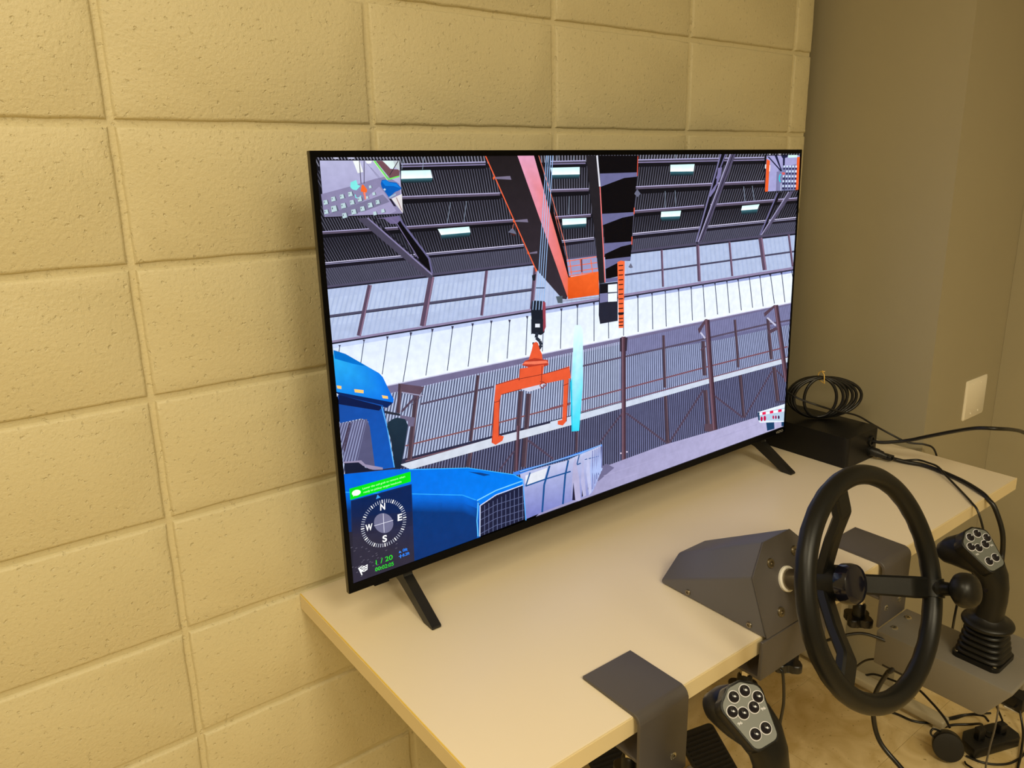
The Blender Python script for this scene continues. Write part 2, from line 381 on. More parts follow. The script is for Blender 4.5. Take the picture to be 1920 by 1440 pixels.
# ------------------------------------------------------------------ flat artwork of the picture on the display
# The picture is drawn as coloured outlines on a sheet seen at an angle; H() straightens the sheet
# onto the rectangle of the glass (millimetres), so it is ordinary flat print on the screen.
def display_art():
    import numpy as np
    SW,SH=1198.4,674.1
    src=[(590.3,295),(1502,287.5),(1469,804),(664,1091)]
    dst=[(0,SH),(SW,SH),(SW,0),(0,0)]
    M=[];b=[]
    for (x,y),(u,v) in zip(src,dst):
        M.append([x,y,1,0,0,0,-u*x,-u*y]);b.append(u)
        M.append([0,0,0,x,y,1,-v*x,-v*y]);b.append(v)
    h=np.linalg.solve(np.array(M),np.array(b));Hm=np.append(h,1).reshape(3,3)
    def H(p):
        q=Hm@np.array([p[0],p[1],1.]);return (q[0]/q[2],q[1]/q[2])
    def crop(ox,oy,s):
        return lambda *a:[(ox+a[i]/s,oy+a[i+1]/s) for i in range(0,len(a),2)]
    A=crop(570,270,4);B=crop(1030,270,4);Cc=crop(600,600,4);D=crop(1030,560,4)
    E=crop(620,860,4.8);F=crop(580,280,8.727);G=crop(640,870,6.545);Hh=crop(1380,280,12)
    K=crop(960,800,6.857);Mm=crop(1220,760,6.857);I=crop(0,0,1)
    out=[];txt=[];L=[0];boxes=[];flatmode=[0]
    def nl():
        L[0]=1+max([L[0]]+[q[4] for q in boxes]);boxes.clear()
    def clip(poly,axis,val,keep_less):
        r=[];n=len(poly)
        for i in range(n):
            a=poly[i];c=poly[(i+1)%n]
            ia=(a[axis]<=val) if keep_less else (a[axis]>=val)
            ic=(c[axis]<=val) if keep_less else (c[axis]>=val)
            if ia: r.append(a)
            if ia!=ic:
                t=(val-a[axis])/(c[axis]-a[axis]);r.append(tuple(a[k]+t*(c[k]-a[k]) for k in range(len(a))))
        return r
    def emit(pts,cols):
        m=[tuple(H(p))+tuple(c) for p,c in zip(pts,cols)]
        for ax,v,k in((0,0,False),(0,SW,True),(1,0,False),(1,SH,True)):
            m=clip(m,ax,v,k)
            if len(m)<3:return
        lv=L[0]
        if not flatmode[0]:
            x0=min(q[0] for q in m);x1=max(q[0] for q in m);y0=min(q[1] for q in m);y1=max(q[1] for q in m)
            for b in boxes:
                if b[4]>=lv and b[0]<x1 and b[1]>x0 and b[2]<y1 and b[3]>y0: lv=b[4]+1
            boxes.append((x0,x1,y0,y1,lv))
        out.append((lv,m))
    def P(pts,col,col2=None,axis=None):
        """col2: gradient along axis: ((x0,y0),(x1,y1)) photo px"""
        if col2 is None: cols=[col]*len(pts)
        else:
            (x0,y0),(x1,y1)=axis;dx,dy=x1-x0,y1-y0
            cols=[]
            for p in pts:
                t=max(0,min(1,((p[0]-x0)*dx+(p[1]-y0)*dy)/(dx*dx+dy*dy)))
                cols.append(tuple(col[i]*(1-t)+col2[i]*t for i in range(3)))
        emit(pts,cols)
    def V(pts,col,col2): # gradient top->bottom of bbox
        ys=[p[1] for p in pts];P(pts,col,col2,((0,min(ys)),(0,max(ys))))
    def Ln(pts,w,col,w2=None):
        w2=w if w2 is None else w2;n=len(pts)-1
        for i in range(n):
            (x0,y0),(x1,y1)=pts[i],pts[i+1];l=math.hypot(x1-x0,y1-y0) or 1
            nx,ny=-(y1-y0)/l,(x1-x0)/l
            a=(w+(w2-w)*i/n)/2;c=(w+(w2-w)*(i+1)/n)/2
            P([(x0+nx*a,y0+ny*a),(x1+nx*c,y1+ny*c),(x1-nx*c,y1-ny*c),(x0-nx*a,y0-ny*a)],col)
    def isect(p,q,r,s):
        d1=(q[0]-p[0],q[1]-p[1]);d2=(s[0]-r[0],s[1]-r[1])
        den=d1[0]*d2[1]-d1[1]*d2[0];t=((r[0]-p[0])*d2[1]-(r[1]-p[1])*d2[0])/den
        return (p[0]+t*d1[0],p[1]+t*d1[1])
    def S(top,bot,vp,per0,per1,col,duty=.45,col2=None):
        """stripes between top line and bottom line converging to vp; period goes per0->per1 px"""
        flatmode[0]=1;a,b=top;T=math.hypot(b[0]-a[0],b[1]-a[1]);s=0
        while s<T:
            per=per0+(per1-per0)*s/T;e=min(T,s+per*duty)
            p0=(a[0]+(b[0]-a[0])*s/T,a[1]+(b[1]-a[1])*s/T);p1=(a[0]+(b[0]-a[0])*e/T,a[1]+(b[1]-a[1])*e/T)
            q0=isect(vp,p0,*bot);q1=isect(vp,p1,*bot)
            # clip x range by bottom ends
            pts=[p0,p1,q1,q0]
            if col2: P(pts,col,col2,((p0[0],p0[1]),(q0[0],q0[1])))
            else:P(pts,col)
            s+=per
        flatmode[0]=0
    def ell(c,rx,ry,n=16,rot=0):
        r=[]
        for i in range(n):
            a=2*math.pi*i/n;x=rx*math.cos(a);y=ry*math.sin(a)
            r.append((c[0]+x*math.cos(rot)-y*math.sin(rot),c[1]+x*math.sin(rot)+y*math.cos(rot)))
        return r
    def Tx(s,p0,p1,hgt,col,bold=1):
        """text baseline from p0 to p1 px (full width fit); hgt px height at the start (up)"""
        a=H(p0);b=H(p1);u=H((p0[0]-hgt*.08,p0[1]-hgt));
        txt.append((1+max([L[0]]+[q[4] for q in boxes]),s,a,b,math.hypot(u[0]-a[0],u[1]-a[1]),col,bold))
    dk=(22,22,30)
    # ---------- base: roof
    P(I(585,285,1510,280,1500,520,590,620),dk)
    nl()
    VP=(1078,1290)
    stc=(92,92,108)
    def line(*a): return I(*a)
    lines={ 'P0':I(585,312,1510,296),'P1':I(585,379,1510,338),'P2':I(585,440,1510,372),'P3':I(600,495,1500,411),'W':I(610,540,1500,438)}
    top=I(585,290,1510,285)
    def band(a,b,dy0,c,c2=None,per=5.2,duty=.34):
        t=[(p[0],p[1]+dy0) for p in lines[a]] if a in lines else top
        S(t,lines[b],VP,per,per*.85,c,duty,c2)
    S(top,lines['P0'],VP,6.2,5,(120,120,135),.4)
    band('P0','P1',8,(70,70,84),(100,100,116))
    band('P1','P2',8,(75,75,90),(92,92,108))
    band('P2','P3',8,(52,52,66),(84,84,100))
    nl()
    P(lines['P3']+lines['W'][::-1],(58,58,74)); nl()
    S([(p[0],p[1]+6) for p in lines['P3']],lines['W'],VP,4.6,4,(84,84,104),.4)
    nl()
    # dark right dim areas between
    # purlins
    for (x0,y0,x1,y1) in [(750,310,908,306),(1030,305,1096,303.5),(1195,302,1438,297)]:
        Ln(I(x0,y0,x1,y1),7,(66,62,78));Ln(I(x0,y0-2.5,x1,y1-2.5),2,(170,165,205));Ln(I(x0,y0+2.5,x1,y1+2.5),1.6,(140,130,170))
        P(I(x0,y0+4,x1,y1+4,x1,y1+10,x0,y0+11),(16,16,24))
    for (x0,y0,x1,y1) in [(750,371,935,364),(1030,358,1102,356),(1190,352.5,1436,341.5)]:
        Ln(I(x0,y0,x1,y1),5.6,(88,78,98));Ln(I(x0,y0-2,x1,y1-2),1.8,(175,168,205))
        P(I(x0,y0+3,x1,y1+3,x1,y1+10,x0,y0+12),(14,14,22))
    for (x0,y0,x1,y1) in [(600,437,695,431),(720,430,960,414.5),(1040,409,1106,404.5),(1187,398,1320,387.5),(1330,386.5,1500,373.5)]:
        Ln(I(x0,y0,x1,y1),5.6,(88,78,98));Ln(I(x0,y0-2,x1,y1-2),1.6,(175,168,210))
        P(I(x0,y0+3,x1,y1+3,x1,y1+8,x0,y0+10),(14,14,22))
    for (x0,y0,x1,y1) in [(605,495,980,461),(1052,454,1112,448),(1183,441,1500,410)]:
        Ln(I(x0,y0-1.6,x1,y1-1.6),1.6,(205,200,230));Ln(I(x0,y0+1.4,x1,y1+1.4),1.2,(150,145,180))
        P(I(x0,y0+2.5,x1,y1+2.5,x1,y1+6,x0,y0+9),(24,22,34))
    nl()
    # lamps with glow
    for q in [A(720,200,940,195,955,255,720,262),A(995,640,1230,622,1240,665,1020,685),B(0,178,220,172,220,228,10,232),B(88,565,270,558,270,600,90,612),
              B(905,155,1088,150,1080,205,903,207),B(835,512,985,503,978,545,832,552),B(1448,468,1580,455,1565,492,1440,502)]:
        a,b_,c_,d_=q;[P([(d_[0]+k*.2,d_[1]+k),(c_[0]-k*.2,c_[1]+k),(c_[0]-k*.2,c_[1]+k+1.6),(d_[0]+k*.2,d_[1]+k+1.6)],tuple(v*(1-k/9)+w_*(k/9) for v,w_ in zip((54,104,116),(14,18,26)))) for k in (0,1.6,3.2,4.8,6.4)]
    nl()
    for q in [A(720,200,940,195,955,255,720,262),A(995,640,1230,622,1240,665,1020,685),B(0,178,220,172,220,228,10,232),B(88,565,270,558,270,600,90,612),
              B(905,155,1088,150,1080,205,903,207),B(835,512,985,503,978,545,832,552),B(1448,468,1580,455,1565,492,1440,502)]:
        V(q,(205,248,250),(250,255,255))
    for q in [A(1090,440,1065,600),A(1210,430,1190,590),A(890,100,880,190),A(735,110,725,190),B(142,395,135,530),B(235,390,232,525),B(865,355,865,480),B(940,350,945,470),B(1460,320,1470,435),B(1525,315,1540,430),B(55,85,50,130),B(175,90,172,130),B(945,75,945,115),B(1035,75,1035,110)]:
        Ln(q,.9,(135,150,170))
    nl()
    # ---------- upper wall panels
    VW=(1168,-1600)
    P(I(610,538,1500,436,1500,505,610,645),(176,190,222))
    P(I(610,560,1000,513,1000,560,610,612),(182,196,226))
    nl()
    # faint mottling stripes on the panels
    S(I(612,540,1498,438),I(612,640,1498,505),VW,9,8,(168,183,217),.35)
    nl()
    Ln(I(612,538.5,1500,437),5,(78,74,98));Ln(I(612,541.5,1500,440),3,(30,30,46))
    Ln(I(612,594,1000,543.5),4.6,(78,76,100));Ln(I(612,596.5,1000,546),1.4,(36,36,52))
    Ln(I(1170,517.5,1495,473),3.4,(70,68,92))
    for q,w in [(A(490,1060,410,1440),8),(A(950,1000,885,1370),11),(A(1362,955,1325,1292),5.5),(A(1727,930,1700,1250),7),(B(838,800,848,1080),4),(B(1110,765,1122,1040),6),(B(1350,740,1372,1000),4),(B(1585,710,1618,955),8),(B(1800,685,1830,930),4)]:
        Ln(q,w,(88,70,92));Ln([(p[0]+w*.3,p[1]) for p in q],w*.25,(140,110,135))
    nl()
    # rail below the panels
    P(I(610,641,1500,501,1500,509,610,651),(140,128,162))
    P(I(610,645,1500,505.5,1500,509,610,651),(34,32,50))
    nl()
    # bright cladding band
    P(I(610,648,1500,508,1500,570,610,748),(216,228,248),(236,243,253),((610,648),(640,760)))
    nl()
    for q in [I(610,648,1500,508,1500,512,610,656)]: V(q,(140,152,205),(196,210,242))
    for q in [Cc(150,190,130,330),Cc(330,150,305,330),Cc(505,125,465,410),Cc(680,95,620,470),Cc(840,70,790,420),Cc(990,50,950,385),Cc(1140,30,1105,355),Cc(1280,10,1252,325),I(954,601,949,674),I(987,594,984,668),I(1018,585,1015,661),I(1051,580,1049,656),I(1081,574,1080,648),I(1112,568,1112,642),I(1139,600,1139.5,637),I(1167.5,560,1167.5,632),
      B(658,1145,660,1420),B(765,1120,770,1400),B(865,1100,872,1380),B(965,1090,975,1355),B(1060,1075,1070,1335),B(1150,1060,1165,1310),B(1240,1045,1260,1290),B(1330,1030,1350,1280),B(1415,1020,1440,1260),B(1500,1000,1525,1240),B(1580,990,1605,1230),B(1660,985,1690,1210),B(1745,970,1770,1200),B(1820,955,1832,1020)]:
        Ln(q,1.5,(62,72,98));Ln([(q[0][0]-.5,q[0][1]),(q[0][0]+(q[1][0]-q[0][0])*.08,q[0][1]+(q[1][1]-q[0][1])*.08)],5,(54,54,78),1.2)
    nl()
    # beam
    P(I(700,728,1500,567,1500,582,700,746),(112,106,140))
    P(I(700,728,1500,567,1500,568.5,700,730),(196,196,222))
    nl()
    # ---------- lower wall corrugated
    P(I(640,758,1500,577,1500,690,640,905),(70,76,104),(80,86,114),((0,600),(0,850)))
    nl()
    S(I(645,757,1160,643),I(645,905,1160,770),VW,6.2,4,(176,188,218),.52)
    S(I(1160,643,1498,572),I(1160,775,1498,685),VW,4,3.0,(158,168,206),.52)
    nl()
    P(I(645,757,1160,643,1160,668,645,782),(108,108,148)) if 0 else None
    P(I(1170,641,1500,570,1500,608,1350,640,1170,668),(104,104,142))
    nl()
    S(I(1170,641,1498,572),I(1170,668,1498,606),VW,3.8,3,(130,132,172),.45)
    # below the catwalk
    P(I(640,890,1500,672,1500,770,1090,888,640,960),(44,44,68))
    nl()
    S(I(745,880,1160,765),I(745,1000,1160,872),VW,6,4,(104,108,140),.45)
    S(I(1160,765,1498,676),I(1160,868,1498,765),VW,3.9,3.1,(108,112,150),.48)
    P(I(1180,800,1330,740,1330,760,1180,830),(86,88,128)) if 0 else None
    nl()
    brn=(72,56,68);brl=(104,82,94)
    # girts, rails
    Ln(Cc(750,635,1300,505),3.6,(84,74,96));Ln(D(240,515,1110,325,1610,210,1810,175),3.4,(84,74,96))
    Ln(Cc(640,945,1280,790,1870,640),2.6,(128,80,84));Ln(D(0,832,240,768,1180,525,1790,375),2.6,(118,76,88))
    Ln(Cc(640,1060,1280,900,1900,745),2,(118,84,96));Ln(D(230,860,1790,455),2,(118,84,100))
    # posts behind
    for q,w in [(Cc(1180,420,1125,915),6),(Cc(1125,990,1105,1105),8),(Cc(1500,540,1460,1140),8),(Cc(1560,560,1520,1110),9),(Cc(720,560,670,1050),9),(Cc(600,480,585,700),7),
                (D(850,285,862,680),5),(D(865,740,882,1100),6),(D(1390,170,1415,530),4.5),(D(1430,590,1457,910),5),(D(1150,330,1160,590),7),(D(1165,700,1185,960),8),
                (D(1640,160,1665,470),6),(D(1685,530,1712,785),7),(D(200,1010,195,1160),4.5),(D(350,490,330,490),1)]:
        Ln(q,w,brn);Ln([(p[0]+w*.3,p[1]) for p in q],w*.22,brl)
    for q,w in [(D(570,870,880,1100),3.6),(D(1150,700,890,1100),3.6),(D(540,870,370,1090),3),(D(1230,740,1450,910),3.4),(D(1670,560,1460,910),3),(D(1700,550,1790,640),3),(K(190,190,520,430),3.5),(Cc(1560,910,1740,1050),3.5),(Cc(1450,990,1340,1130),3),(Cc(720,570,610,690),4),(Cc(690,640,770,560),1)]:
        Ln(q,w,(80,66,86))
    P(D(1160,955,1245,955,1248,1015,1160,1010),(86,66,80));P(D(1690,785,1770,782,1770,800,1690,800),(70,66,90))
    P(Cc(600,480,780,505,740,580,610,545),(92,72,88));P(Cc(610,540,770,568,770,575,610,550),(150,150,180))
    P(D(1110,240,1165,165,1185,165,1120,275),(84,64,80));P(D(1610,120,1690,58,1700,70,1615,150),(84,64,80))
    Ln(D(1130,265,1165,310),3,(190,190,215));Ln(D(1635,155,1700,215),3,(190,190,215));Ln(D(1130,400,1170,370),3,(84,64,80));Ln(D(1640,270,1710,235),6,(84,64,80))
    P(Cc(480,680,600,705,600,722,480,700),(40,44,58));P(Cc(600,715,710,735,700,800,660,800,655,760,600,740),(108,100,128))
    nl()
    # catwalk plate
    P(Cc(600,1085,1280,893,1880,742,1880,797,1380,930,680,1122),(205,212,226))
    P(D(0,932,560,785,1200,612,1790,458,1790,492,1200,648,560,828,0,985),(200,210,228))
    nl()
    for q,w in [(D(550,295,552,1240),8),(D(1180,170,1237,1000),9),(D(1702,60,1780,640),8),(Cc(1480,800,1470,1140),5)]:
        Ln(q,w,(84,56,68));Ln([(p[0]-w*.25,p[1]) for p in q],w*.25,(120,92,108));Ln([(p[0]+w*.35,p[1]) for p in q],w*.2,(52,36,50))
    P(D(522,305,535,300,535,410,522,405),(50,40,56));P(D(565,300,580,300,575,400,565,405),(50,40,56))
    P(ell(K(1388,362)[0],1.6,1.6,8),(210,200,220));P(ell(K(1465,345)[0],1.6,1.6,8),(210,200,220))
    # floor
    P(I(1090,890,1125,880,1242,838,1342,810,1420,786,1500,762,1500,830,1060,990,960,1010),(150,146,186),(182,178,214),((1100,930),(1440,800)))
    nl()
    P(I(1100,895,1135,872,1150,880,1120,905),(108,104,140))
    for q in [I(1130,895,1400,808),I(1150,905,1380,830),I(1240,860,1420,800)]: Ln(q,1,(168,164,202))
    nl()
    # trailer bottom-right
    P(Mm(1370,120,1735,10,1735,60,1375,130),(225,235,250));P(Mm(1380,130,1735,60,1725,235,1395,250),(178,200,222))
    P(Mm(1370,120,1395,120,1400,225,1380,225),(30,60,90))
    P(Mm(1480,245,1585,245,1590,335,1495,360),(28,62,100));P(Mm(1680,240,1725,235,1715,300,1680,300),(28,62,100));P(Mm(1380,225,1725,232,1725,245,1400,255),(225,235,250))
    nl()
    P(Mm(1395,130,1735,75,1735,108,1395,160),(235,238,245));nl()
    for x0 in(1433,1530,1638): P(Mm(x0,120-(x0-1433)*.16,x0+45,112-(x0-1433)*.16,x0+45,146-(x0-1433)*.16,x0,154-(x0-1433)*.16),(225,30,80))
    P(ell(Mm(1423,205)[0],2.2,4.6),(190,20,70));P(ell(Mm(1464,198)[0],2.4,5),(190,20,70))
    for x0,c in((1575,(190,30,80)),(1608,(150,30,80)),(1645,(60,20,60))): P(ell(Mm(x0,185)[0],1.7,3.4),c)
    nl()
    # ---------- trusses in the roof
    P(A(390,560,475,553,965,985,950,1012,900,995),(72,68,88));P(A(540,560,700,540,720,600,640,600,590,560),(110,100,140));
    Ln(A(470,555,955,985),2.6,(134,126,166));Ln(A(500,548,960,975),2,(30,28,42))
    P(A(690,600,722,565,930,860,962,978,860,880,700,640),(8,8,14));Ln(A(700,540,735,600,930,860,955,975),3.4,(104,100,140))
    Ln(A(640,560,690,600,850,860),1.6,(120,110,150))
    P(B(1285,75,1325,75,1135,690,1108,770,1098,740),(14,14,24));Ln(B(1285,75,1098,740),2.6,(120,116,156));Ln(B(1322,75,1250,260),2,(110,106,150))
    P(B(1360,75,1400,75,1150,720,1105,770,1110,740),(80,74,100));Ln(B(1358,75,1112,740),1.8,(170,165,200));Ln(B(1380,75,1130,735),1.4,(30,28,44));P(B(1265,180,1295,175,1285,240,1240,350,1205,400,1195,380,1250,300),(120,114,160))
    P(B(1715,370,1745,365,1610,665,1585,690),(14,14,24));Ln(B(1715,370,1582,690),2.2,(110,106,150))
    P(B(1800,362,1840,355,1640,650,1590,690),(84,78,104));Ln(B(1800,362,1592,688),1.6,(165,160,196))
    nl()
    # ---------- crane
    P(I(907.5,292,967,291,1062,557,1060,563,1052,562,1003,506),(30,25,28),(52,44,54),((930,300),(1060,560)))
    P(I(967,290,998,290,1040,410,1068,527,1062,559),(222,156,186),(228,104,78),((975,300),(1030,440)))
    P(I(998,290,1007,290,1070,527,1066,530),(14,8,14))
    Ln(I(907.5,292,1003,508),2,(232,96,60));Ln(I(1007,290,1033,372,1056,455,1069,527),1.2,(226,120,100))
    for x,y in((923,334),(961,415),(988,475),(1003,508)): P(ell((x,y),1.8,3,8),(236,96,50))
    for q in(A(1425,248,1535,240,1545,268,1420,262),A(1570,575,1665,565,1672,590,1575,585),A(1680,820,1740,808,1740,825,1685,828)): P(q,(118,110,135))
    P(B(265,85,350,85,412,1048,365,1055,335,700),(34,31,37))
    P(B(365,85,660,85,604,850,600,882,545,884,508,1000,415,1020,405,700,368,320),(7,6,12))
    P(B(335,0+845,350,970,360,1140,130,1172,132,1010),(238,100,40)) if 0 else None
    P(B(130,1008,360,965,366,1138,130,1170),(240,102,44),(214,78,24),((1100,520),(1080,560)))
    P(B(120,872,345,845,360,965,140,1000),(150,150,190))
    nl()
    for q in(B(122,885,345,850),B(130,925,350,895),B(138,968,355,938),B(140,995,360,965)):Ln(q,1.5,(240,104,56))
    for x in(150,230,310):Ln(B(x-8,870,x+8,985),1.5,(240,104,56))
    Ln(B(232,870,235,968),3,(110,60,70))
    Ln(B(349,85,370,320),3,(215,215,225));Ln(B(372,322,410,1045),2,(226,116,116))
    g=(104,104,146)
    for q in(B(370,222,650,213,652,245,555,255,376,322),B(385,527,630,514,622,540,540,556,392,612),B(400,750,615,735,606,757,530,775,405,832),B(410,872,602,850,600,877,520,890,412,944),B(414,1018,505,1005,505,1036,412,1046)):P(q,g)
    Ln(B(658,90,652,240),1.4,(210,80,60));Ln(B(650,350,628,520,612,740),1,(90,90,110));Ln(B(630,480,628,530),1.6,(230,90,60));Ln(B(613,700,611,760),1.6,(230,90,60))
    nl()
    # cab under the crane
    P(B(365,1055,505,1040,505,1335,372,1358,362,1290),(34,36,52));P(B(372,1060,430,1055,430,1120,372,1130),(16,16,26));P(B(432,1062,500,1056,500,1188,432,1192),(232,240,250));P(B(370,1130,430,1125,430,1190,370,1200),(118,118,160))
    P(B(432,1120,500,1116,500,1124,432,1130),(60,64,84))
    nl()
    P(B(502,892,530,880,558,886,552,1180,548,1388,513,1390,508,1140),(240,106,60))
    nl()
    for y in list(range(915,1270,36))+[1285,1315,1342,1368]: P(B(512,y,546,y-3,546,y+5,512,y+8),(40,16,20))
    P(B(508,1272,550,1270,550,1285,508,1288),(30,20,30))
    # lamps hanging
    for q in(A(1520,665,1555,630,1585,680,1550,672),B(630,375,652,340,678,375,655,400),B(585,930,603,900,620,932,603,938)):P(q,(104,106,128))
    P(A(1530,668,1580,680,1565,695),(70,40,40));Ln(A(1562,600,1555,640),1,(200,110,90))
    P(A(1700,990,1730,980,1725,1030,1705,1030),(28,30,40));P(B(40,1150,90,1145,90,1200,55,1200),(80,90,100));Ln(B(90,1185,365,1155),2,(150,150,170))
    nl()
    # ropes, hook
    for a,c in((1022,1004.5),(1026,1008.5),(1030,1013),(1034,1017.5)):Ln(I(a,290,c,566),1.3,(150,185,232))
    Ln(A(1730,1085,1795,1085),2,(60,70,100))
    nl()
    P(A(1700,1185,1725,1180,1795,1185,1795,1420,1770,1440,1705,1430,1693,1260),(24,30,42));P(A(1780,1185,1802,1195,1805,1380,1785,1420),(150,62,78));P(A(1730,1350,1765,1350,1765,1380,1730,1378),(225,230,240))
    for x in(1712,1735,1758,1780):Ln(A(x,1180,x-5,1250),1.2,(160,190,232))
    P(Cc(1575,0,1665,0,1662,110,1640,100,1600,100,1575,115),(28,34,46));P(Cc(1605,35,1640,35,1640,62,1605,62),(225,230,240))
    Ln(Cc(1620,100,1612,140,1640,165,1650,195,1632,225,1606,222),6,(38,46,60));Ln(Cc(1590,175,1600,215),4,(38,46,60))
    nl()
    og=(226,88,52);od=(178,58,40)
    P(Cc(1590,182,1612,170,1626,180,1640,230,1656,262,1660,305,1556,305,1580,230),og)
    P(Cc(1505,345,1530,312,1600,292,1700,308,1706,345,1650,365,1560,362),od);P(Cc(1510,338,1530,320,1690,312,1700,330,1600,340),(238,120,90))
    P(Cc(1490,372,1672,342,1662,430,1482,460),og)
    P(Cc(1310,490,1480,440,1650,420,1862,355,1872,445,1690,482,1500,525,1352,568,1342,600,1300,610),og)
    P(Cc(1300,608,1342,596,1334,870,1372,878,1362,910,1310,942,1280,925),og)
    P(Cc(1820,455,1858,445,1852,560,1838,770,1812,800,1775,792,1775,765,1808,758,1815,600),og)
    nl()
    P(Cc(1500,526,1680,482,1640,520,1560,545),(205,205,225))
    for q in(Cc(1310,492,1480,446),Cc(1480,450,1660,415,1862,362),Cc(1350,566,1500,526),Cc(1300,625,1340,612),Cc(1816,500,1852,486),Cc(1338,600,1334,880),Cc(1484,460,1490,374),Cc(1656,350,1652,470,1640,470),Cc(1300,612,1284,920),Cc(1856,450,1840,770)):Ln(q,1.1,(120,40,34))
    Ln(Cc(1640,500,1660,470,1690,490,1660,520,1640,500),1.6,(140,48,40))
    nl()
    # cyan arrow
    P(D(182,205,224,205,243,240,242,660,215,1000,158,1005,147,640,160,600,175,240),(225,248,252),(52,214,242),((0,640),(0,780)))
    P(D(147,640,160,600,165,1000,158,1005),(30,190,225))
    nl()
    # ---------- tank / pipes
    P(K(0,600,180,545,440,480,850,345,1140,245,1145,270,900,360,500,460,100,620,0,640),(60,130,235))
    P(K(90,620,200,580,460,510,700,445,880,365,1130,262,1140,560,1060,780,1000,890,640,1010,380,1110,160,1200,140,900),(190,196,228),(112,118,190),((1000,870),(1010,975)))
    P(K(160,640,440,540,400,690,160,780),(222,226,236))
    nl()
    nv=(24,78,142)
    for q,w in((K(220,600,165,770),2.4),(K(470,515,400,760,375,1110),3.4),(K(710,445,670,640,640,1010),3.2),(K(160,775,420,685,740,590),2.6),(K(850,380,820,500),2),(K(820,505,870,485),2),(K(920,440,1110,395),1.4),(K(80,600,430,500,700,425,1130,255),1.6)):Ln(q,w,nv)
    for q,w in((K(90,590,420,490,850,365,1135,250),1.4),):Ln(q,w,(150,195,250))
    P(K(745,980,770,500,800,410,850,690,870,980,800,960,770,730),(176,172,208))
    P(K(760,960,775,730,800,960),(30,26,50));P(K(880,920,900,620,910,900),(30,26,50));P(K(960,830,970,560,985,760),(30,26,50))
    P(K(900,350,870,720,900,920,940,900,910,600),(176,176,214));P(K(960,340,940,600,975,900,1010,860,985,560),(186,190,226))
    for x in(1010,1040,1065,1090,1110,1130):P(K(x,330-(x-1000)*.5,x-22,600,x+10,860-(x-1010)*2.3,x+22,820-(x-1010)*2.3,x+4,560),(166,184,232));Ln(K(x+12,330-(x-1000)*.5,x+8,820-(x-1010)*2.3),1.2,(90,96,160))
    nl()
    # ---------- truck
    P(Cc(100,225,190,255,440,400,468,430,530,560,550,595,545,625,480,640,125,545,100,300),(40,172,238),(6,108,224),((630,670),(690,740)))
    P(Cc(100,225,190,255,350,350,250,330,110,290),(0,110,200))
    P(Cc(110,535,545,620,500,660,140,560),(8,36,92))
    nl()
    P(Cc(130,560,470,640,500,780,560,1105,400,1125,360,760,310,738,150,772,140,600),(22,74,158),(14,84,180),((640,750),(730,870)))
    P(Cc(140,560,470,650,440,680,140,630),(10,26,70))
    Ln(Cc(460,650,500,800,556,1105),1.8,(90,180,250))
    P(Cc(145,775,350,742,372,800,412,1100,180,1060),(84,84,118))
    nl()
    S(Cc(150,775,350,745),Cc(170,1060,410,1100),(820,200),5,5,(140,146,184),.45)
    P(Cc(235,765,215,770,165,960,190,990),(66,54,76))
    nl()
    P(Cc(180,1060,310,1050,340,1080,470,1105,470,1120,380,1120,300,1075,180,1075),(150,140,170));P(Cc(185,1070,290,1065,350,1110,420,1125,190,1150),(22,28,50))
    P(Cc(545,742,575,732,635,745,655,790,630,960,600,1115,560,1110,530,900,500,800,510,765),(30,50,66),(20,34,52),((740,780),(745,880)))
    for q in(Cc(125,490,160,495,160,518,130,512),Cc(255,518,325,526,325,550,260,542),Cc(460,565,505,572,508,592,468,588)):P(q,(255,200,110))
    nl()
    # hood
    P(E(120,135,560,95,1230,85,1640,150,1720,190,1735,260,1480,330,1340,420,1310,380,1180,330,720,315,130,295),(0,98,214),(0,122,236),((640,880),(900,920)))
    hx=[130,425,720,1000,1180,1310,1342];hy=[295,305,315,325,330,380,440]
    for i in range(6):
        a,b=hx[i],hx[i+1];y0,y1=hy[i],hy[i+1];last=((0,112,228),(0,92,196),(0,52,118),(10,44,104)) if i<5 else ((20,130,240),(20,110,220),(10,80,170),(20,80,150))
        for (d0,d1),(c0,c1) in zip(((0,70),(70,160),(160,900)),((last[0],last[1]),(last[1],last[2]),(last[2],last[3]))):
            q=E(a,y0+d0,b,y1+d0,b,y1+d1,a,y0+d1);P(q,c0,c1,(q[0],q[3]) if d1<300 else (q[0],(q[0][0],q[0][1]+60)))
    nl()
    Ln(E(130,295,720,315,1180,330,1300,375),1.8,(40,160,250));Ln(E(1310,380,1480,290,1720,205),2,(120,205,255));Ln(E(1320,400,1310,560,1320,700),2,(90,190,255));Ln(E(700,98,1230,87,1640,150,1720,195),1.4,(60,180,255))
    P(E(1230,120,1340,130,1430,150,1370,160),(8,60,130));Ln(E(1720,200,1735,400,1748,560),2,(90,170,250))
    P(E(1340,430,1480,340,1720,245,1738,550,1500,640,1338,700),(26,30,58))
    nl()
    for i in range(1,11):
        x=1340+i*38;Ln(E(x,430-(i*38)*.49+10,x,700-(i*38)*.38),1,(100,110,150))
    for k in range(1,5):
        y=430+k*62;Ln(E(1340,y,1480,y-75,1730,y-150),1,(92,100,140))
    Ln(E(1336,700,1338,425,1480,330,1722,242),1.8,(205,215,240))
    nl()
    # ---------- HUD
    P(E(185,372,725,228,752,895,754,940,207,1160,205,1105,195,700),(18,40,88),(46,42,58),((0,940),(0,1010)))
    P(E(190,380,725,240,728,420,730,470,196,520),(6,34,84),(20,34,74),((0,950),(0,975)));P(E(196,520,730,470,732,600,200,700),(20,34,74),(44,40,58),((0,970),(0,1000)))
    P(E(120,650,200,650,215,1160,140,1180),(38,36,50));
    nl()
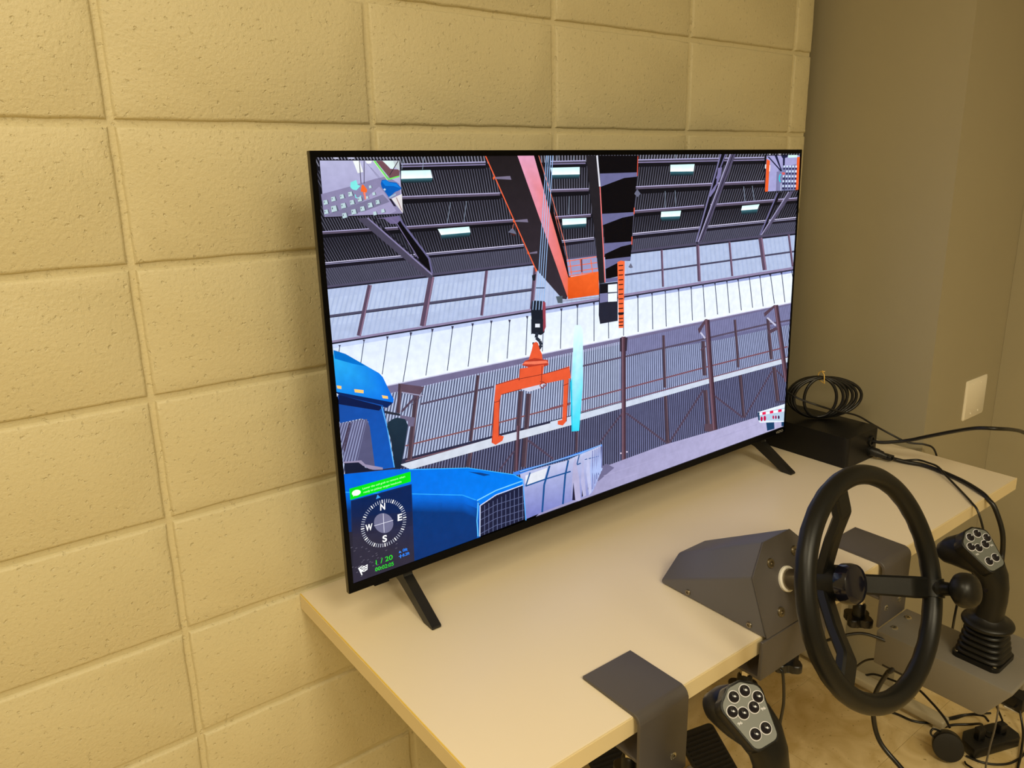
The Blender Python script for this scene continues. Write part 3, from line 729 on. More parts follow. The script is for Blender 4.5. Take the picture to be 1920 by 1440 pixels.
    P(E(172,265,715,115,718,205,180,365),(0,222,22))
    for i in range(46):
        rg=random.Random(i);x=180+rg.random()*420;y=760+rg.random()*300
        if y<1060-(x-180)*.36+30 and y>740+ (x-180)*-.05: Ln(E(x,y,x+16,y-8),1.1,(92,88,104))
    P(G(425,425,445,370,480,405),(60,150,230))
    nl()
    P(ell(G(187,345)[0],8.4,5.4,16,-.25),(240,255,240));P(G(150,370,175,372,150,392),(240,255,240))
    P(ell(G(520,718)[0],17.4,19,28,-.6),(112,112,142))
    cx,cy=G(520,718)[0]
    # tick ring: ellipse fitted: right (795,..) left (225,..) top (500,430) bottom(545,1000)
    for k in range(60):
        a=2*math.pi*k/60
        # screen-true circle centre in px mapped: u right vec, v up vec in G px
        ux,uy=275,-72;vx,vy=-20,-285
        def pt(r):
            return (520+ (ux*math.sin(a)+vx*math.cos(a))*r, 718+(uy*math.sin(a)+vy*math.cos(a))*r)
        big=k%5==0
        p=pt(1.0);q=pt(.85)
        Ln(G(p[0],p[1],q[0],q[1]),1.9 if big else 1.0,(250,250,250) if big else (205,210,225))
    nl()
    Ln(G(515,600,527,832),.9,(225,225,240));Ln(G(405,750,635,683),.9,(225,225,240))
    wt=(250,250,250);gr=(40,225,40)
    Tx('N',G(478,562)[0],G(538,548)[0],11.5,wt);Tx('E',G(690,692)[0],G(745,678)[0],11.5,wt);Tx('S',G(508,950)[0],G(562,935)[0],11.5,wt);Tx('W',G(300,815)[0],G(385,795)[0],11.5,wt)
    Tx('1 / 20',G(430,1225)[0],G(632,1155)[0],8.6,gr,0);Tx('00:02:05',G(422,1305)[0],G(645,1230)[0],6.8,gr,0)
    P(G(715,1055,740,1075,706,1085),(60,140,250));Tx('0ft',G(752,1068)[0],G(812,1052)[0],5,(40,130,250));Tx('8.2ft',G(752,1128)[0],G(836,1098)[0],5,(40,130,250))
    Ln(G(725,1100,728,1145),1.6,(60,140,250));Ln(G(705,1125,748,1115),1,(60,140,250))
    Tx('Lower the coil grab to remove when',G(265,308)[0],G(778,160)[0],3.4,(190,255,190),0);Tx('ready to pickup target headcode',G(275,352)[0],G(735,222)[0],3.4,(190,255,190),0)
    # flag
    P(G(212,1262,230,1255,268,1340,255,1350),wt);P(G(222,1262,255,1232,290,1238,328,1215,326,1282,290,1305,245,1310),wt)
    nl()
    for k,(x,y) in enumerate([(262,1248),(285,1262),(308,1245),(262,1275),(285,1288),(308,1272),(245,1265)]): P(G(x-8,y-7,x+8,y-11,x+8,y+3,x-8,y+7),(30,30,40))
    # ---------- left picture-in-picture
    P(F(140,165,1455,165,1515,1060,225,1128),(8,8,14))
    nl()
    P(F(150,182,1445,182,1508,1052,232,1110),(178,178,212),(160,156,196),((0,300),(0,400)))
    P(F(175,735,640,610,1060,480,1245,440,1445,560,1508,1052,232,1110),(136,130,166))
    nl()
    P(F(320,1090,830,870,1120,610,1200,700,1400,1010,1300,1060),(158,152,190));P(F(240,1110,330,1050,860,860,1180,740,1290,860,900,1010,600,1080),(122,118,150))
    P(F(650,620,690,640,810,640,830,720,640,700),(150,150,185)) if 0 else None
    P(F(690,185,800,185,860,370,770,390),(236,240,240));P(F(890,185,1000,185,985,230,920,235),(236,240,240))
    P(F(1060,185,1180,185,1300,320,1455,330,1445,450,1300,480),(112,76,84));P(F(1170,185,1345,185,1380,260,1340,320,1300,310),(216,234,232));P(F(1345,185,1445,185,1450,350,1380,290),(190,200,205))
    nl()
    Ln(F(1040,185,1270,490,1450,440),2.6,(110,225,90));Ln(F(1020,185,1255,505),1.2,(200,240,180));Ln(F(1430,185,1290,420),1.6,(60,50,60))
    for q in(F(795,185,825,560),F(872,185,875,560)):Ln(q,1.4,(70,66,90))
    for q in(F(920,230,1150,520),F(985,300,1180,520)):Ln(q,.7,(120,116,150))
    P(F(655,540,745,500,770,580,815,600,750,670,690,660,650,620),(126,228,224));Ln(F(730,740,740,790,790,800,825,760),1.6,(120,230,230))
    P(F(1145,560,1160,500,1230,495,1280,530,1400,545,1480,630,1470,660,1380,700,1280,790,1230,720,1160,620),(4,90,180));P(F(1160,520,1230,500,1290,545,1400,560,1470,640,1350,600,1220,600),(14,120,214))
    P(F(1320,810,1490,730,1508,1050),(222,218,220));P(F(1280,810,1320,812,1400,940,1360,930),(30,26,44));Ln(F(1400,790,1490,1000),1.4,(150,110,110))
    P(F(1200,640,1230,650,1215,680,1190,660),(190,215,235));P(F(1280,780,1390,720,1390,750,1290,800),(150,180,205))
    nl()
    for (x,y,s) in[(260,870,50),(385,815,50),(525,775,48),(660,735,50),(270,1025,48),(400,975,66),(550,925,56),(690,870,50),(815,820,48),(570,1085,55),(720,1025,56),(860,975,52),(985,915,52),(1105,865,46),(930,790,30),(1040,730,34),(980,615,30),(1190,1010,40),(1060,1050,40)]:
        P(F(x-s,y-s*.55,x+s*.5,y-s*.9,x+s,y+s*.45,x-s*.55,y+s),(84,88,110));P(F(x-s*.95,y-s*.6,x+s*.25,y-s*.85,x+s*.6,y+s*.5,x-s*.75,y+s*.85),(184,208,214))
        if s>45: P(F(x-s*.7,y-.3*s,x-s*.5,y-.35*s,x-.5*s,y+.1*s,x-.7*s,y+.15*s),(30,40,50))
    P(F(835,590,855,575,880,600,925,660,920,700,860,730,900,820,890,830,860,700,820,690,825,640),(238,104,44));Ln(F(880,700,895,810),3,(240,130,110))
    nl()
    # ---------- right picture-in-picture
    P(Hh(640,120,1450,115,1418,925,640,970),(10,12,20))
    nl()
    P(Hh(690,140,1445,130,1415,915,650,960),(162,160,208))
    P(Hh(690,215,765,255,720,955,650,960),(232,92,40));P(Hh(1385,170,1448,165,1412,915,1340,920),(232,92,40))
    P(Hh(755,350,775,360,765,500,745,495),(240,230,230))
    P(Hh(920,500,1010,500,960,940,900,945),(122,120,160));P(Hh(960,430,1365,330,1340,925,960,940),(122,126,168));P(Hh(1180,125,1395,122,1390,178,1180,185),(205,240,235))
    nl()
    nvv=(26,30,62)
    P(Hh(700,150,750,165,1040,490,1010,500),nvv);P(Hh(870,135,930,135,1040,490,1015,480),nvv);P(Hh(1020,135,1180,130,1160,180,1110,190,1100,400,1060,400,1060,200,1040,180),nvv)
    for r in range(5):
        for c in range(5):
            x=1090+c*68-r*6;y=385+r*112
            if c==0 and r in(1,):continue
            P(Hh(x-18,y-20,x+20,y-22,x+18,y+20,x-20,y+20),(205,222,245));P(Hh(x-24,y+34,x+22,y+32,x+20,y+72,x-26,y+72),(44,46,84))
    Ln(Hh(1010,560,985,600,975,680,1000,740),2.2,(40,200,220));P(Hh(1035,520,1105,520,1110,570,1050,575),(210,90,90));Ln(Hh(1020,770,1010,940),1,(210,215,240));Ln(Hh(1100,600,1090,930),1.4,nvv)
    P(Hh(655,340,680,335,672,435,650,430),(220,235,240))
    nl()
    # thin bright dashes along the screen's very top
    for x in(622,626,650,655,): P(I(x,295,x+6,295,x+7,298,x+1,298),(190,190,215))
    for x in range(600,750,6): Ln(I(x,295,x+3,299.5),.9,(150,150,170))
    for x in(1442,1461): P(I(x,287.5,x+3,287.5,x+3,290,x,290),(190,190,200))
    return out, txt

# ------------------------------------------------------------------ television
tv = thing('television', 'large flat television on two splayed black feet showing a crane scene in a hall', 'television', (0.82, -0.13, TZ))
TX0, TX1, TZ0, TZ1 = 0.2165, 1.4285, 0.8155, 1.5150
SX0, SW_, SZ0, SH_ = 0.2248, 1.1984, 0.8316, 0.6741
LEAN = Matrix.Translation((0, -0.18, SZ0)) @ Matrix.Rotation(-0.0138, 4, 'X') @ Matrix.Translation((0, 0.18, -SZ0))
def tvl(name, bm, material, parent=tv, smooth=None, label=None):
    bmesh.ops.transform(bm, matrix=LEAN, verts=bm.verts)
    return link(name, bm, material, parent, smooth, label)
bm = bm_(); box(bm, (TX0+0.0012, -0.1772, TZ0+0.001), (TX1-0.0012, -0.1700, TZ1-0.001), 0.0008, 1)
pan = tvl('back_panel', bm, M_TVBLK)
bm = bm_()
o1 = [(TX0, TZ0), (TX1, TZ0), (TX1, TZ1), (TX0, TZ1)]
i1 = [(SX0-0.0004, SZ0-0.0004), (SX0+SW_+0.0004, SZ0-0.0004), (SX0+SW_+0.0004, SZ0+SH_+0.0004), (SX0-0.0004, SZ0+SH_+0.0004)]
rings = [[(a, -0.1705, b) for a, b in o1], [(a, -0.1795, b) for a, b in o1], [(a+(0.0006 if a < 1 else -0.0006), -0.1801, b+(0.0006 if b < 1.2 else -0.0006)) for a, b in o1], [(a, -0.1801, b) for a, b in i1], [(a, -0.1775, b) for a, b in i1]]
loft(bm, rings, cap=False)
tvl('bezel', bm, M_TVBLK)
bm = bm_(); box(bm, (TX0-0.0008, -0.1785, TZ0-0.0003), (TX0+0.0002, -0.1700, TZ1), 0.0002, 1)
tvl('side_trim', bm, M_TVSIDE, label='thin olive metal strip down the left edge')
bm = bm_(); prism(bm, rrect(1.02, 0.42, 0.03, 3, 0.82, 1.09), lambda a, b, c: (a, -0.1705+c, b), 0.052, 0.006, 2)
tvl('rear_housing', bm, M_TVBLK, smooth=40)
bm = bm_(); box(bm, (0.262, -0.1788, TZ0-0.0042), (0.290, -0.1650, TZ0+0.001), 0.001, 1)
tvl('sensor_tab', bm, M_TVBLK)
for fx in (0.333, 1.360):
    ol = [(-0.1000, 0.836), (-0.1590, 0.8300), (-0.1600, 0.8150), (-0.1640, 0.8000), (-0.2560, 0.7452), (-0.2555, 0.7403), (-0.2270, 0.7403), (-0.1450, 0.7860), (-0.1280, 0.7900),
          (-0.1110, 0.7860), (-0.0400, 0.7403), (-0.0120, 0.7403), (-0.0115, 0.7452), (-0.0900, 0.8000), (-0.0980, 0.8200)]
    bm = bm_(); prism(bm, ol, lambda a, b, c, fx=fx: (fx-0.009+c, a, b), 0.018, 0.0012, 1)
    link('foot', bm, M_BLK, tv, smooth=30)
lg = text_mesh('VIZIO', (1.388, -0.1803, 0.8195), (1, 0, 0), (0, 0, 1), 0.0062, M_LOGO, tv, 'brand_lettering', fit=0.030)
lg.data.transform(LEAN)

# the picture on the display: flat coloured artwork, one thin sheet; coordinates in tenths of a millimetre on the glass
DLAY = 0.0000085
def build_display():
    verts = []; faces = []; cols = []
    out, txt = display_art()
    for layer, m in out:
        b = len(verts); y = -0.1776 - layer*DLAY
        for q in m:
            verts.append((SX0+q[0]/1000, y, SZ0+q[1]/1000)); cols.append(lin(q[2:5]))
        faces.append(list(range(b, b+len(m))))
    for (layer, s, pa, pb, hh, c, bold) in txt:
        ax, ay = pa; bx, by = pb
        cu = bpy.data.curves.new('t', 'FONT'); cu.body = s; cu.size = 1; cu.offset = 0.03 if bold else 0.008
        to = bpy.data.objects.new('t', cu); me = bpy.data.meshes.new_from_object(to)
        xs = [q.co.x for q in me.vertices]; x0 = min(xs); fit = math.hypot(bx-ax, by-ay)/1000
        sx = fit/(max(xs)-x0); sy = hh/1000/0.70; a = math.atan2(by-ay, bx-ax); b = len(verts); y = -0.1776 - (layer+1)*DLAY
        lc = lin(c)
        for q in me.vertices:
            px = (q.co.x-x0)*sx; pz = q.co.y*sy
            verts.append((SX0+ax/1000 + px*math.cos(a)-pz*math.sin(a), y, SZ0+ay/1000 + px*math.sin(a)+pz*math.cos(a)))
        for p in me.polygons:
            faces.append([b+i for i in p.vertices]); cols += [lc]*len(p.vertices)
        bpy.data.objects.remove(to)
    me = bpy.data.meshes.new('display_picture'); me.from_pydata(verts, [], faces)
    ca = me.color_attributes.new('Col', 'FLOAT_COLOR', 'CORNER')
    flat = []
    for c in cols: flat += [c[0], c[1], c[2], 1.0]
    ca.data.foreach_set('color', flat)
    # all faces look out of the glass
    me.update()
    me.materials.append(M_SCREEN); me.transform(LEAN)
    bm = bmesh.new(); bm.from_mesh(me)
    bad = [f for f in bm.faces if f.normal.y > 0]; bmesh.ops.reverse_faces(bm, faces=bad)
    bm.to_mesh(me); bm.free()
    o = bpy.data.objects.new('display_picture', me); COL.objects.link(o); o.parent = tv
    o['label'] = 'lit picture of a blue truck, orange crane grab and compass in a steel hall'
    return o
build_display()
keep(tv)

# ------------------------------------------------------------------ steering console
sc = thing('steering_console', 'grey clamp-on console with black three-spoke steering wheel and spinner knob on the desk front edge', 'steering wheel', (0.813, -0.60, TZ))
xl, xr = 0.7295, 0.8965; cl, cr = 0.7755, 0.8505
zb = TZ+0.0015
FACE = [(xl, zb), (xl, 0.837), (cl, 0.8795), (cr, 0.8795), (xr, 0.837), (xr, zb)]
def fy(z, d=0.0): return -0.6215 + math.tan(math.radians(20))*(z-zb) - d
front = [(x, fy(z), z) for x, z in FACE]
rear = [(xl, -0.395, zb), (xl, -0.395, zb+0.006), (cl, -0.395, 0.787), (cr, -0.395, 0.787), (xr, -0.395, zb+0.006), (xr, -0.395, zb)]
t = bmesh.new(); loft(t, [front, rear]); bmesh.ops.bevel(t, geom=list(t.edges), offset=0.0035, segments=2, profile=0.5, affect='EDGES', clamp_overlap=True)
bm = bm_(); merge(bm, t)
hood = link('hood', bm, M_HOOD, sc, smooth=25)
nrm = Vector((0, -math.cos(math.radians(20)), math.sin(math.radians(20))))
bm = bm_(); t = bmesh.new()
loft(t, [[Vector(p)+nrm*0.0002 for p in front], [Vector(p)+nrm*0.0032 for p in front]])
bmesh.ops.bevel(t, geom=list(t.edges), offset=0.0012, segments=2, profile=0.5, affect='EDGES', clamp_overlap=True); merge(bm, t)
fp = link('face_plate', bm, M_BRK, sc, smooth=25)
for (bx, bz) in ((0.7795, 0.8445), (0.8475, 0.8445), (0.7770, 0.768), (0.8490, 0.768)):
    screw('bolt', Vector((bx, fy(bz), bz))+nrm*0.003, nrm, 0.0085, fp, M_DSTEEL, 0.5, cross=False)
for by in (-0.459, -0.589):
    for s, bx in ((-1, xl), (1, xr)):
        screw('bolt', (bx, by, 0.7515), (s, 0, 0), 0.0054, hood, M_DSTEEL, 0.5, cross=False)
# clamp: front plate, flange under the desk, two star knobs
bm = bm_(); t = bmesh.new()
ol = [(-0.6185, 0.7400), (-0.6190, 0.6735), (-0.5300, 0.6735), (-0.5300, 0.6685), (-0.6240, 0.6685), (-0.6240, 0.7400)]
prism(bm, ol, lambda a, b, c: (0.7185+c, a, b), 0.190, 0.0012, 1)
link('clamp_plate', bm, M_BRK, sc, smooth=30)
for kx, ky in ((0.744, -0.577), (0.868, -0.577)):
    star_knob(sc, (kx, ky, 0.645), 0.048, 0.031, screw_len=0.0635)
for kx in (0.744, 0.868):
    link('clamp_pad', lathe(bm_(), [(0.012, 0), (0.013, 0.003)], (kx, -0.577, 0.7065), (0, 0, 1), 16), M_BLK, sc, smooth=40)
# wheel, built about its own axis
WO = Vector((0.8110, -0.5985, 0.8105)); WU = Vector((1, 0, 0)); WN = nrm.copy(); WV = WN.cross(WU)
if WV.z < 0: WV = -WV
def W(a, b, c): return WO + WU*a + WV*b + WN*c
bm = bm_(); lathe(bm, [(0.0175, 0.0), (0.0215, 0.0), (0.0215, 0.005), (0.0200, 0.0065), (0.0175, 0.0065)], WO, WN, 40, False)
link('bushing', bm, M_WHITE, sc, smooth=40)
link('shaft', lathe(bm_(), [(0.0172, -0.012), (0.0172, 0.056)], WO, WN, 36), M_DSTEEL, sc, smooth=40)
bm = bm_(); lathe(bm, [(0.024, 0.050), (0.0275, 0.053), (0.0280, 0.098), (0.0262, 0.102), (0.0262, 0.107)], WO, WN, 40)
hub = link('hub', bm, M_BLKTEX, sc, smooth=40)
bm = bm_(); lathe(bm, [(0.028, 0.1065), (0.0312, 0.109), (0.0318, 0.122), (0.0300, 0.129), (0.024, 0.1325), (0.012, 0.1335), (0, 0.1338)], WO, WN, 48)
link('hub_cap', bm, M_BTN, sc, smooth=40)
RM = 0.168; RT = 0.0152; ZR = 0.158
bm = bm_(); NR = 96; rings = []
for i in range(NR):
    a = 2*PI*i/NR; rr = []
    # slight finger grips on the back of the rim
    for j in range(16):
        b = 2*PI*j/16; rt = RT*(1.0 + 0.035*math.sin(a*30)*max(0, -math.sin(b)))
        q = RM + rt*math.cos(b)*1.02
        rr.append(W(q*math.cos(a), q*math.sin(a), ZR + rt*math.sin(b)))
    rings.append(rr)
rings.append(rings[0]); loft(bm, rings, False); bmesh.ops.remove_doubles(bm, verts=bm.verts, dist=1e-6)
link('rim', bm, M_BLKTEX, sc, smooth=60)
for th in (100, 220, -20):
    a = math.radians(th); cr_, sr_ = math.cos(a), math.sin(a)
    prof = [(0.018, 0.078, 0.0150, 0.010), (0.034, 0.088, 0.0155, 0.0085), (0.080, 0.118, 0.0160, 0.0080), (0.117, 0.146, 0.0168, 0.0080), (0.1195, 0.1475, 0.0170, 0.0082), (0.1245, 0.1485, 0.0172, 0.0084), (0.128, 0.149, 0.0172, 0.0085), (0.160, 0.154, 0.0168, 0.0085)]
    bm = bm_(); rings = []
    for k, (r, z, hw, ht) in enumerate(prof):
        p0 = prof[max(k-1, 0)]; p1 = prof[min(k+1, len(prof)-1)]
        d = Vector((p1[0]-p0[0], p1[1]-p0[1])).normalized()      # (radial, axial)
        up = (-d.y, d.x)
        rg = []
        for (s, u) in ((1, -0.6), (1, 0.6), (0.8, 1), (-0.8, 1), (-1, 0.6), (-1, -0.6), (-0.8, -1), (0.8, -1)):
            rad = r + up[0]*ht*u; ax = z + up[1]*ht*u; tg = hw*s
            rg.append(W(rad*cr_ - tg*sr_, rad*sr_ + tg*cr_, ax))
        rings.append(rg)
    loft(bm, rings); link('spoke', bm, M_BLKTEX, sc, smooth=35)
# spinner knob on the rim at the end of the right-hand spoke
a = math.radians(-20); kx, ky = RM*math.cos(a), RM*math.sin(a)
sk = link('spinner_knob', lathe(bm_(), [(0.0165, 0.162), (0.0165, 0.172), (0.0115, 0.175), (0.0105, 0.187), (0.0125, 0.191), (0.0175, 0.194), (0.0250, 0.200), (0.0274, 0.206), (0.0276, 0.214), (0.0262, 0.221), (0.0215, 0.227), (0.0120, 0.2305), (0, 0.2315)], W(kx, ky, 0), WN, 40), M_RUB, sc, smooth=50)
bm = bm_(); rings = []
for i in range(7):
    aa = a - 0.085 + 0.17*i/6; rings.append([W((RM+0.0188*math.cos(b))*math.cos(aa), (RM+0.0188*math.cos(b))*math.sin(aa), ZR+0.0188*math.sin(b)) for b in [2*PI*j/20 for j in range(20)]])
loft(bm, rings); link('clamp_band', bm, M_BLKTEX, sk, smooth=40)
keep(sc)

# ------------------------------------------------------------------ joystick consoles (built once, copied)
def make_joystick(label):
    J = thing('joystick_console', label, 'joystick', (1.152, -0.62, TZ), 'joystick consoles clamped to the desk')
    x0, x1 = 1.1005, 1.2025
    # folded bracket: flange on the desk, bend, front plate down to the pod
    th = 0.0055; outer = [(-0.5065, TZ+0.0004+th)]; R = 0.014
    yb = -0.6265
    for i in range(8):
        a = PI/2*i/7; outer.append((yb+R-R*math.sin(a), TZ+0.0004+th-R+R*math.cos(a)))
    outer.append((yb, 0.6084))
    inner = [(yb+th, 0.6084)]
    r2 = R-th
    for i in range(8):
        a = PI/2*(1-i/7); inner.append((yb+th+r2-r2*math.sin(a), TZ+0.0004-r2+r2*math.cos(a)))
    inner.append((-0.5065, TZ+0.0004))
    bm = bm_(); prism(bm, outer+inner, lambda a, b, c: (x0+c, a, b), x1-x0, 0.0009, 1)
    br = link('bracket', bm, M_BRK, J, smooth=30)
    # lower jaw with clamping screw
    bm = bm_(); jaw = [(-0.6208, 0.6720), (-0.6208, 0.6665), (-0.560, 0.6665), (-0.532, 0.6665), (-0.532, 0.6720)]
    box(bm, (x0+0.001, -0.6205, 0.6660), (x1-0.001, -0.532, 0.6715), 0.001, 1)
    link('clamp_jaw', bm, M_BRK, J, smooth=30)
    star_knob(J, (1.150, -0.560, 0.613), 0.052, 0.031, screw_len=0.090)
    bm = bm_(); lathe(bm, [(0.013, 0), (0.014, 0.003), (0.010, 0.006)], (1.150, -0.560, 0.7033), (0, 0, 1), 18)
    link('clamp_pad', bm, M_BLK, J, smooth=40)
    for sx, sz in ((1.1215, 0.6445), (1.1725, 0.6445)):
        screw('screw', (sx, yb, sz), (0, -1, 0), 0.0062, br, M_STEEL, 0.3)
    # pod: folded sheet box reaching towards the operator
    zt = 0.6080; px0, px1 = 1.0930, 1.2110
    side = [(yb-0.0005, zt), (-0.8660, zt), (-0.8680, zt-0.004), (-0.8270, 0.5390), (-0.8200, 0.5360), (yb-0.0005, 0.5360)]
    bm = bm_(); prism(bm, side, lambda a, b, c: (px0+c, a, b), px1-px0, 0.0022, 2)
    pod = link('pod', bm, M_BOX, J, smooth=30)
    bm = bm_(); prism(bm, [(-0.735, zt), (-0.850, zt), (-0.850, 0.545), (-0.735, 0.545)], lambda a, b, c: (px1-0.002+c, a, b), 0.072, 0.002, 1)
    link('side_box', bm, M_BOX, pod, smooth=30)
    link('cable_slot', box(bm_(), (px0-0.0004, -0.690, 0.5385), (px0+0.001, -0.645, 0.5420)), M_BLK, pod)
    for sx in (1.1255, 1.1795):
        screw('screw', (sx, -0.645, zt), (0, 0, 1), 0.0072, pod, M_STEEL, 0.28)
    # joystick
    ox, oy, oz = 1.1630, -0.7905, zt
    def Q(a, b, c): return Vector((ox+a, oy+b, oz+c))
    bm = bm_(); prism(bm, rrect(0.080, 0.080, 0.010, 5), lambda a, b, c: Q(a, b, 0.0002+c), 0.0085, 0.0018, 2)
    base = link('base_plate', bm, M_RUB, J, smooth=40)
    for sx in (-0.032, 0.032):
        for sy in (-0.032, 0.032):
            screw('screw', Q(sx, sy, 0.0087), (0, 0, 1), 0.0034, base, M_STEEL, 0.5, cross=False)
    def sring(h, r, e, n=40, cx=0.0, cy=0.0):
        out = []
        for i in range(n):
            a = 2*PI*i/n; c, s = math.cos(a), math.sin(a)
            k = (abs(c)**e + abs(s)**e)**(-1/e)
            out.append(Q(cx+r*k*c, cy+r*k*s, h))
        return out
    rings = []
    folds = 5; h0, h1 = 0.0085, 0.062
    for k in range(folds):
        f = k/folds; r = 0.0395-0.0060*f; e = 4.6-2.2*f; dh = (h1-h0)/folds; h = h0+dh*k
        rings += [sring(h, r-0.0060, e), sring(h+dh*0.16, r-0.0020, e), sring(h+dh*0.36, r, e), sring(h+dh*0.58, r-0.0004, e), sring(h+dh*0.80, r-0.0028, e), sring(h+dh*0.97, r-0.0070, e)]
    rings += [sring(h1, 0.0260, 2), sring(h1+0.002, 0.036, 2), sring(h1+0.006, 0.0420, 2), sring(h1+0.0095, 0.0430, 2), sring(h1+0.0125, 0.0418, 2), sring(h1+0.0155, 0.0355, 2), sring(h1+0.019, 0.0275, 2), sring(h1+0.026, 0.0225, 2)]
    link('rubber_boot', loft(bm_(), rings), M_RUB, J, smooth=50)
    # grip: swept oval sections, stem then overhanging head
    SP = [((0.000, 0.000, 0.076), 0.0250, 0.0235), ((0.000, -0.002, 0.095), 0.0228, 0.0215), ((0.000, -0.004, 0.120), 0.0222, 0.0210), ((0.000, -0.003, 0.142), 0.0222, 0.0212),
          ((-0.001, 0.002, 0.162), 0.0245, 0.0230), ((-0.002, 0.013, 0.179), 0.0285, 0.0265), ((-0.004, 0.028, 0.1895), 0.0315, 0.0300), ((-0.004, 0.044, 0.1925), 0.0320, 0.0312),
          ((-0.003, 0.061, 0.1890), 0.0300, 0.0295), ((-0.001, 0.077, 0.1815), 0.0255, 0.0250), ((0.000, 0.090, 0.173), 0.0185, 0.0185), ((0.000, 0.0975, 0.168), 0.0090, 0.0095)]
    P = [Vector(p) for p, _, _ in SP]; n = 28; rings = []
    for i in range(len(P)):
        tg = (P[min(i+1, len(P)-1)]-P[max(i-1, 0)]).normalized(); xx = Vector((1, 0, 0)); yy = tg.cross(xx)
        rw, rh = SP[i][1], SP[i][2]
        rg = []
        for j in range(n):
            a = 2*PI*j/n; c, s = math.cos(a), math.sin(a); k = (abs(c)**2.4 + abs(s)**2.4)**(-1/2.4)
            q = P[i] + xx*rw*k*c + yy*rh*k*s; rg.append(Q(*q))
        rings.append(rg)
    t = bmesh.new(); loft(t, rings); bmesh.ops.subdivide_edges(t, edges=list(t.edges), cuts=1, use_grid_fill=True, smooth=0.6)
    bm = bm_(); merge(bm, t)
    grip = link('grip', bm, M_BLKTEX, J, smooth=70)
    bm = bm_(); cyl(bm, Q(-0.0205, 0.004, 0.142), Q(-0.0222, 0.0045, 0.142), 0.0046, 14)
    link('thumb_screw', bm, M_BTN, grip, smooth=40)
    bm = bm_(); prism(bm, [(0.024, 0.178), (0.050, 0.176), (0.044, 0.168), (0.040, 0.158), (0.033, 0.150), (0.022, 0.158)], lambda a, b, c: Q(-0.006+c, a, b), 0.012, 0.002, 1)
    link('trigger', bm, M_BLK, grip, smooth=40)
    # tilted panel with eight ringed push buttons
    pn = Vector((-0.33, -0.62, 0.71)).normalized(); pu = (Vector((0.04, 0.75, 0.65)) - pn*Vector((0.04, 0.75, 0.65)).dot(pn)).normalized(); ps = pu.cross(pn)
    if ps.x < 0: ps = -ps
    pc = Q(-0.0225, 0.0190, 0.2190)
    def PP(a, b, c): return pc + ps*a + pu*b + pn*c
    outl = []
    KS = 1.2
    for cx, cy, rr, a0, a1 in ((0.0135, 0.012, 0.0105, -10, 75), (0.0045, 0.019, 0.0100, 60, 100), (-0.0045, 0.019, 0.0100, 80, 120), (-0.0135, 0.012, 0.0105, 105, 190), (-0.0080, -0.026, 0.0075, 195, 270), (0.0080, -0.026, 0.0075, 270, 345)):
        for i in range(5):
            a = math.radians(a0+(a1-a0)*i/4); outl.append((KS*(cx+rr*math.cos(a)), KS*(cy+rr*math.sin(a))))
    bm = bm_(); prism(bm, [(a*1.10, b*1.08) for a, b in outl], lambda a, b, c: PP(a, b, -0.024+c), 0.0242, 0.0022, 2)
    link('panel_bezel', bm, M_BLKTEX, grip, smooth=50)
    bm = bm_(); prism(bm, outl, lambda a, b, c: PP(a, b, 0.0002+c), 0.0009, 0.0003, 1)
    panel = link('button_panel', bm, M_PANEL, J, smooth=40)
    for (bx, by) in ((-0.0073, 0.0200), (0.0073, 0.0200), (-0.0170, 0.0085), (0.0170, 0.0085), (-0.0070, 0.0020), (0.0070, 0.0020), (-0.0068, -0.0205), (0.0068, -0.0205)):
        bm = bm_(); lathe(bm, [(0.0068, 0), (0.0078, 0), (0.0078, 0.0010), (0.0073, 0.0012), (0.0068, 0.0010)], PP(bx*1.17, by*1.17, 0.0011), pn, 24, False)
        link('button_ring', bm, M_RING, panel, smooth=40)
        bm = bm_(); lathe(bm, [(0.0067, 0), (0.0067, 0.0024), (0.0058, 0.0032), (0.0035, 0.0025), (0, 0.0021)], PP(bx*1.17, by*1.17, 0.0008), pn, 24)
        link('button', bm, M_BTN, panel, smooth=40)
    for (bx, by) in ((0.0185, -0.0040), (-0.0185, -0.0050)):
        text_mesh('96' if bx > 0 else '96', PP(bx-0.003, by-0.002, 0.0013), ps, pu, 0.0034, M_RING, panel, 'marking', fit=0.006)
    keep(J)
    return J
JR = make_joystick('grey bracket with black joystick clamped to the desk edge right of the steering wheel')
def copy_tree(o, parent=None):
    c = o.copy(); COL.objects.link(c); c.parent = parent
    for ch in list(o.children): copy_tree(ch, c)
    return c
JL = copy_tree(JR)
JL['label'] = 'grey bracket with black joystick clamped to the desk edge left of the steering wheel'
JL.location.x -= 0.6665

# ------------------------------------------------------------------ power box, coil, plugs
ps_ = thing('power_box', 'satin black rectangular power box on the desk behind the television corner', 'power supply', (1.563, -0.19, TZ))
bm = bm_(); t = bmesh.new(); prism(t, rrect(0.149, 0.262, 0.011, 5, 1.5625, -0.189), lambda a, b, c: (a, b, TZ+0.0004+c), 0.0800, 0.0012, 1); merge(bm, t)
link('case', bm, M_PSU, ps_, smooth=40)
for px, pz, pr_ in ((1.600, 0.7900, 0.010), (1.602, 0.7625, 0.0125)):
    link('socket', lathe(bm_(), [(pr_+0.003, 0), (pr_+0.003, 0.004), (pr_, 0.004), (pr_, 0.001)], (px, -0.3200, pz), (0, -1, 0), 20), M_BLK, ps_, smooth=40)
keep(ps_)

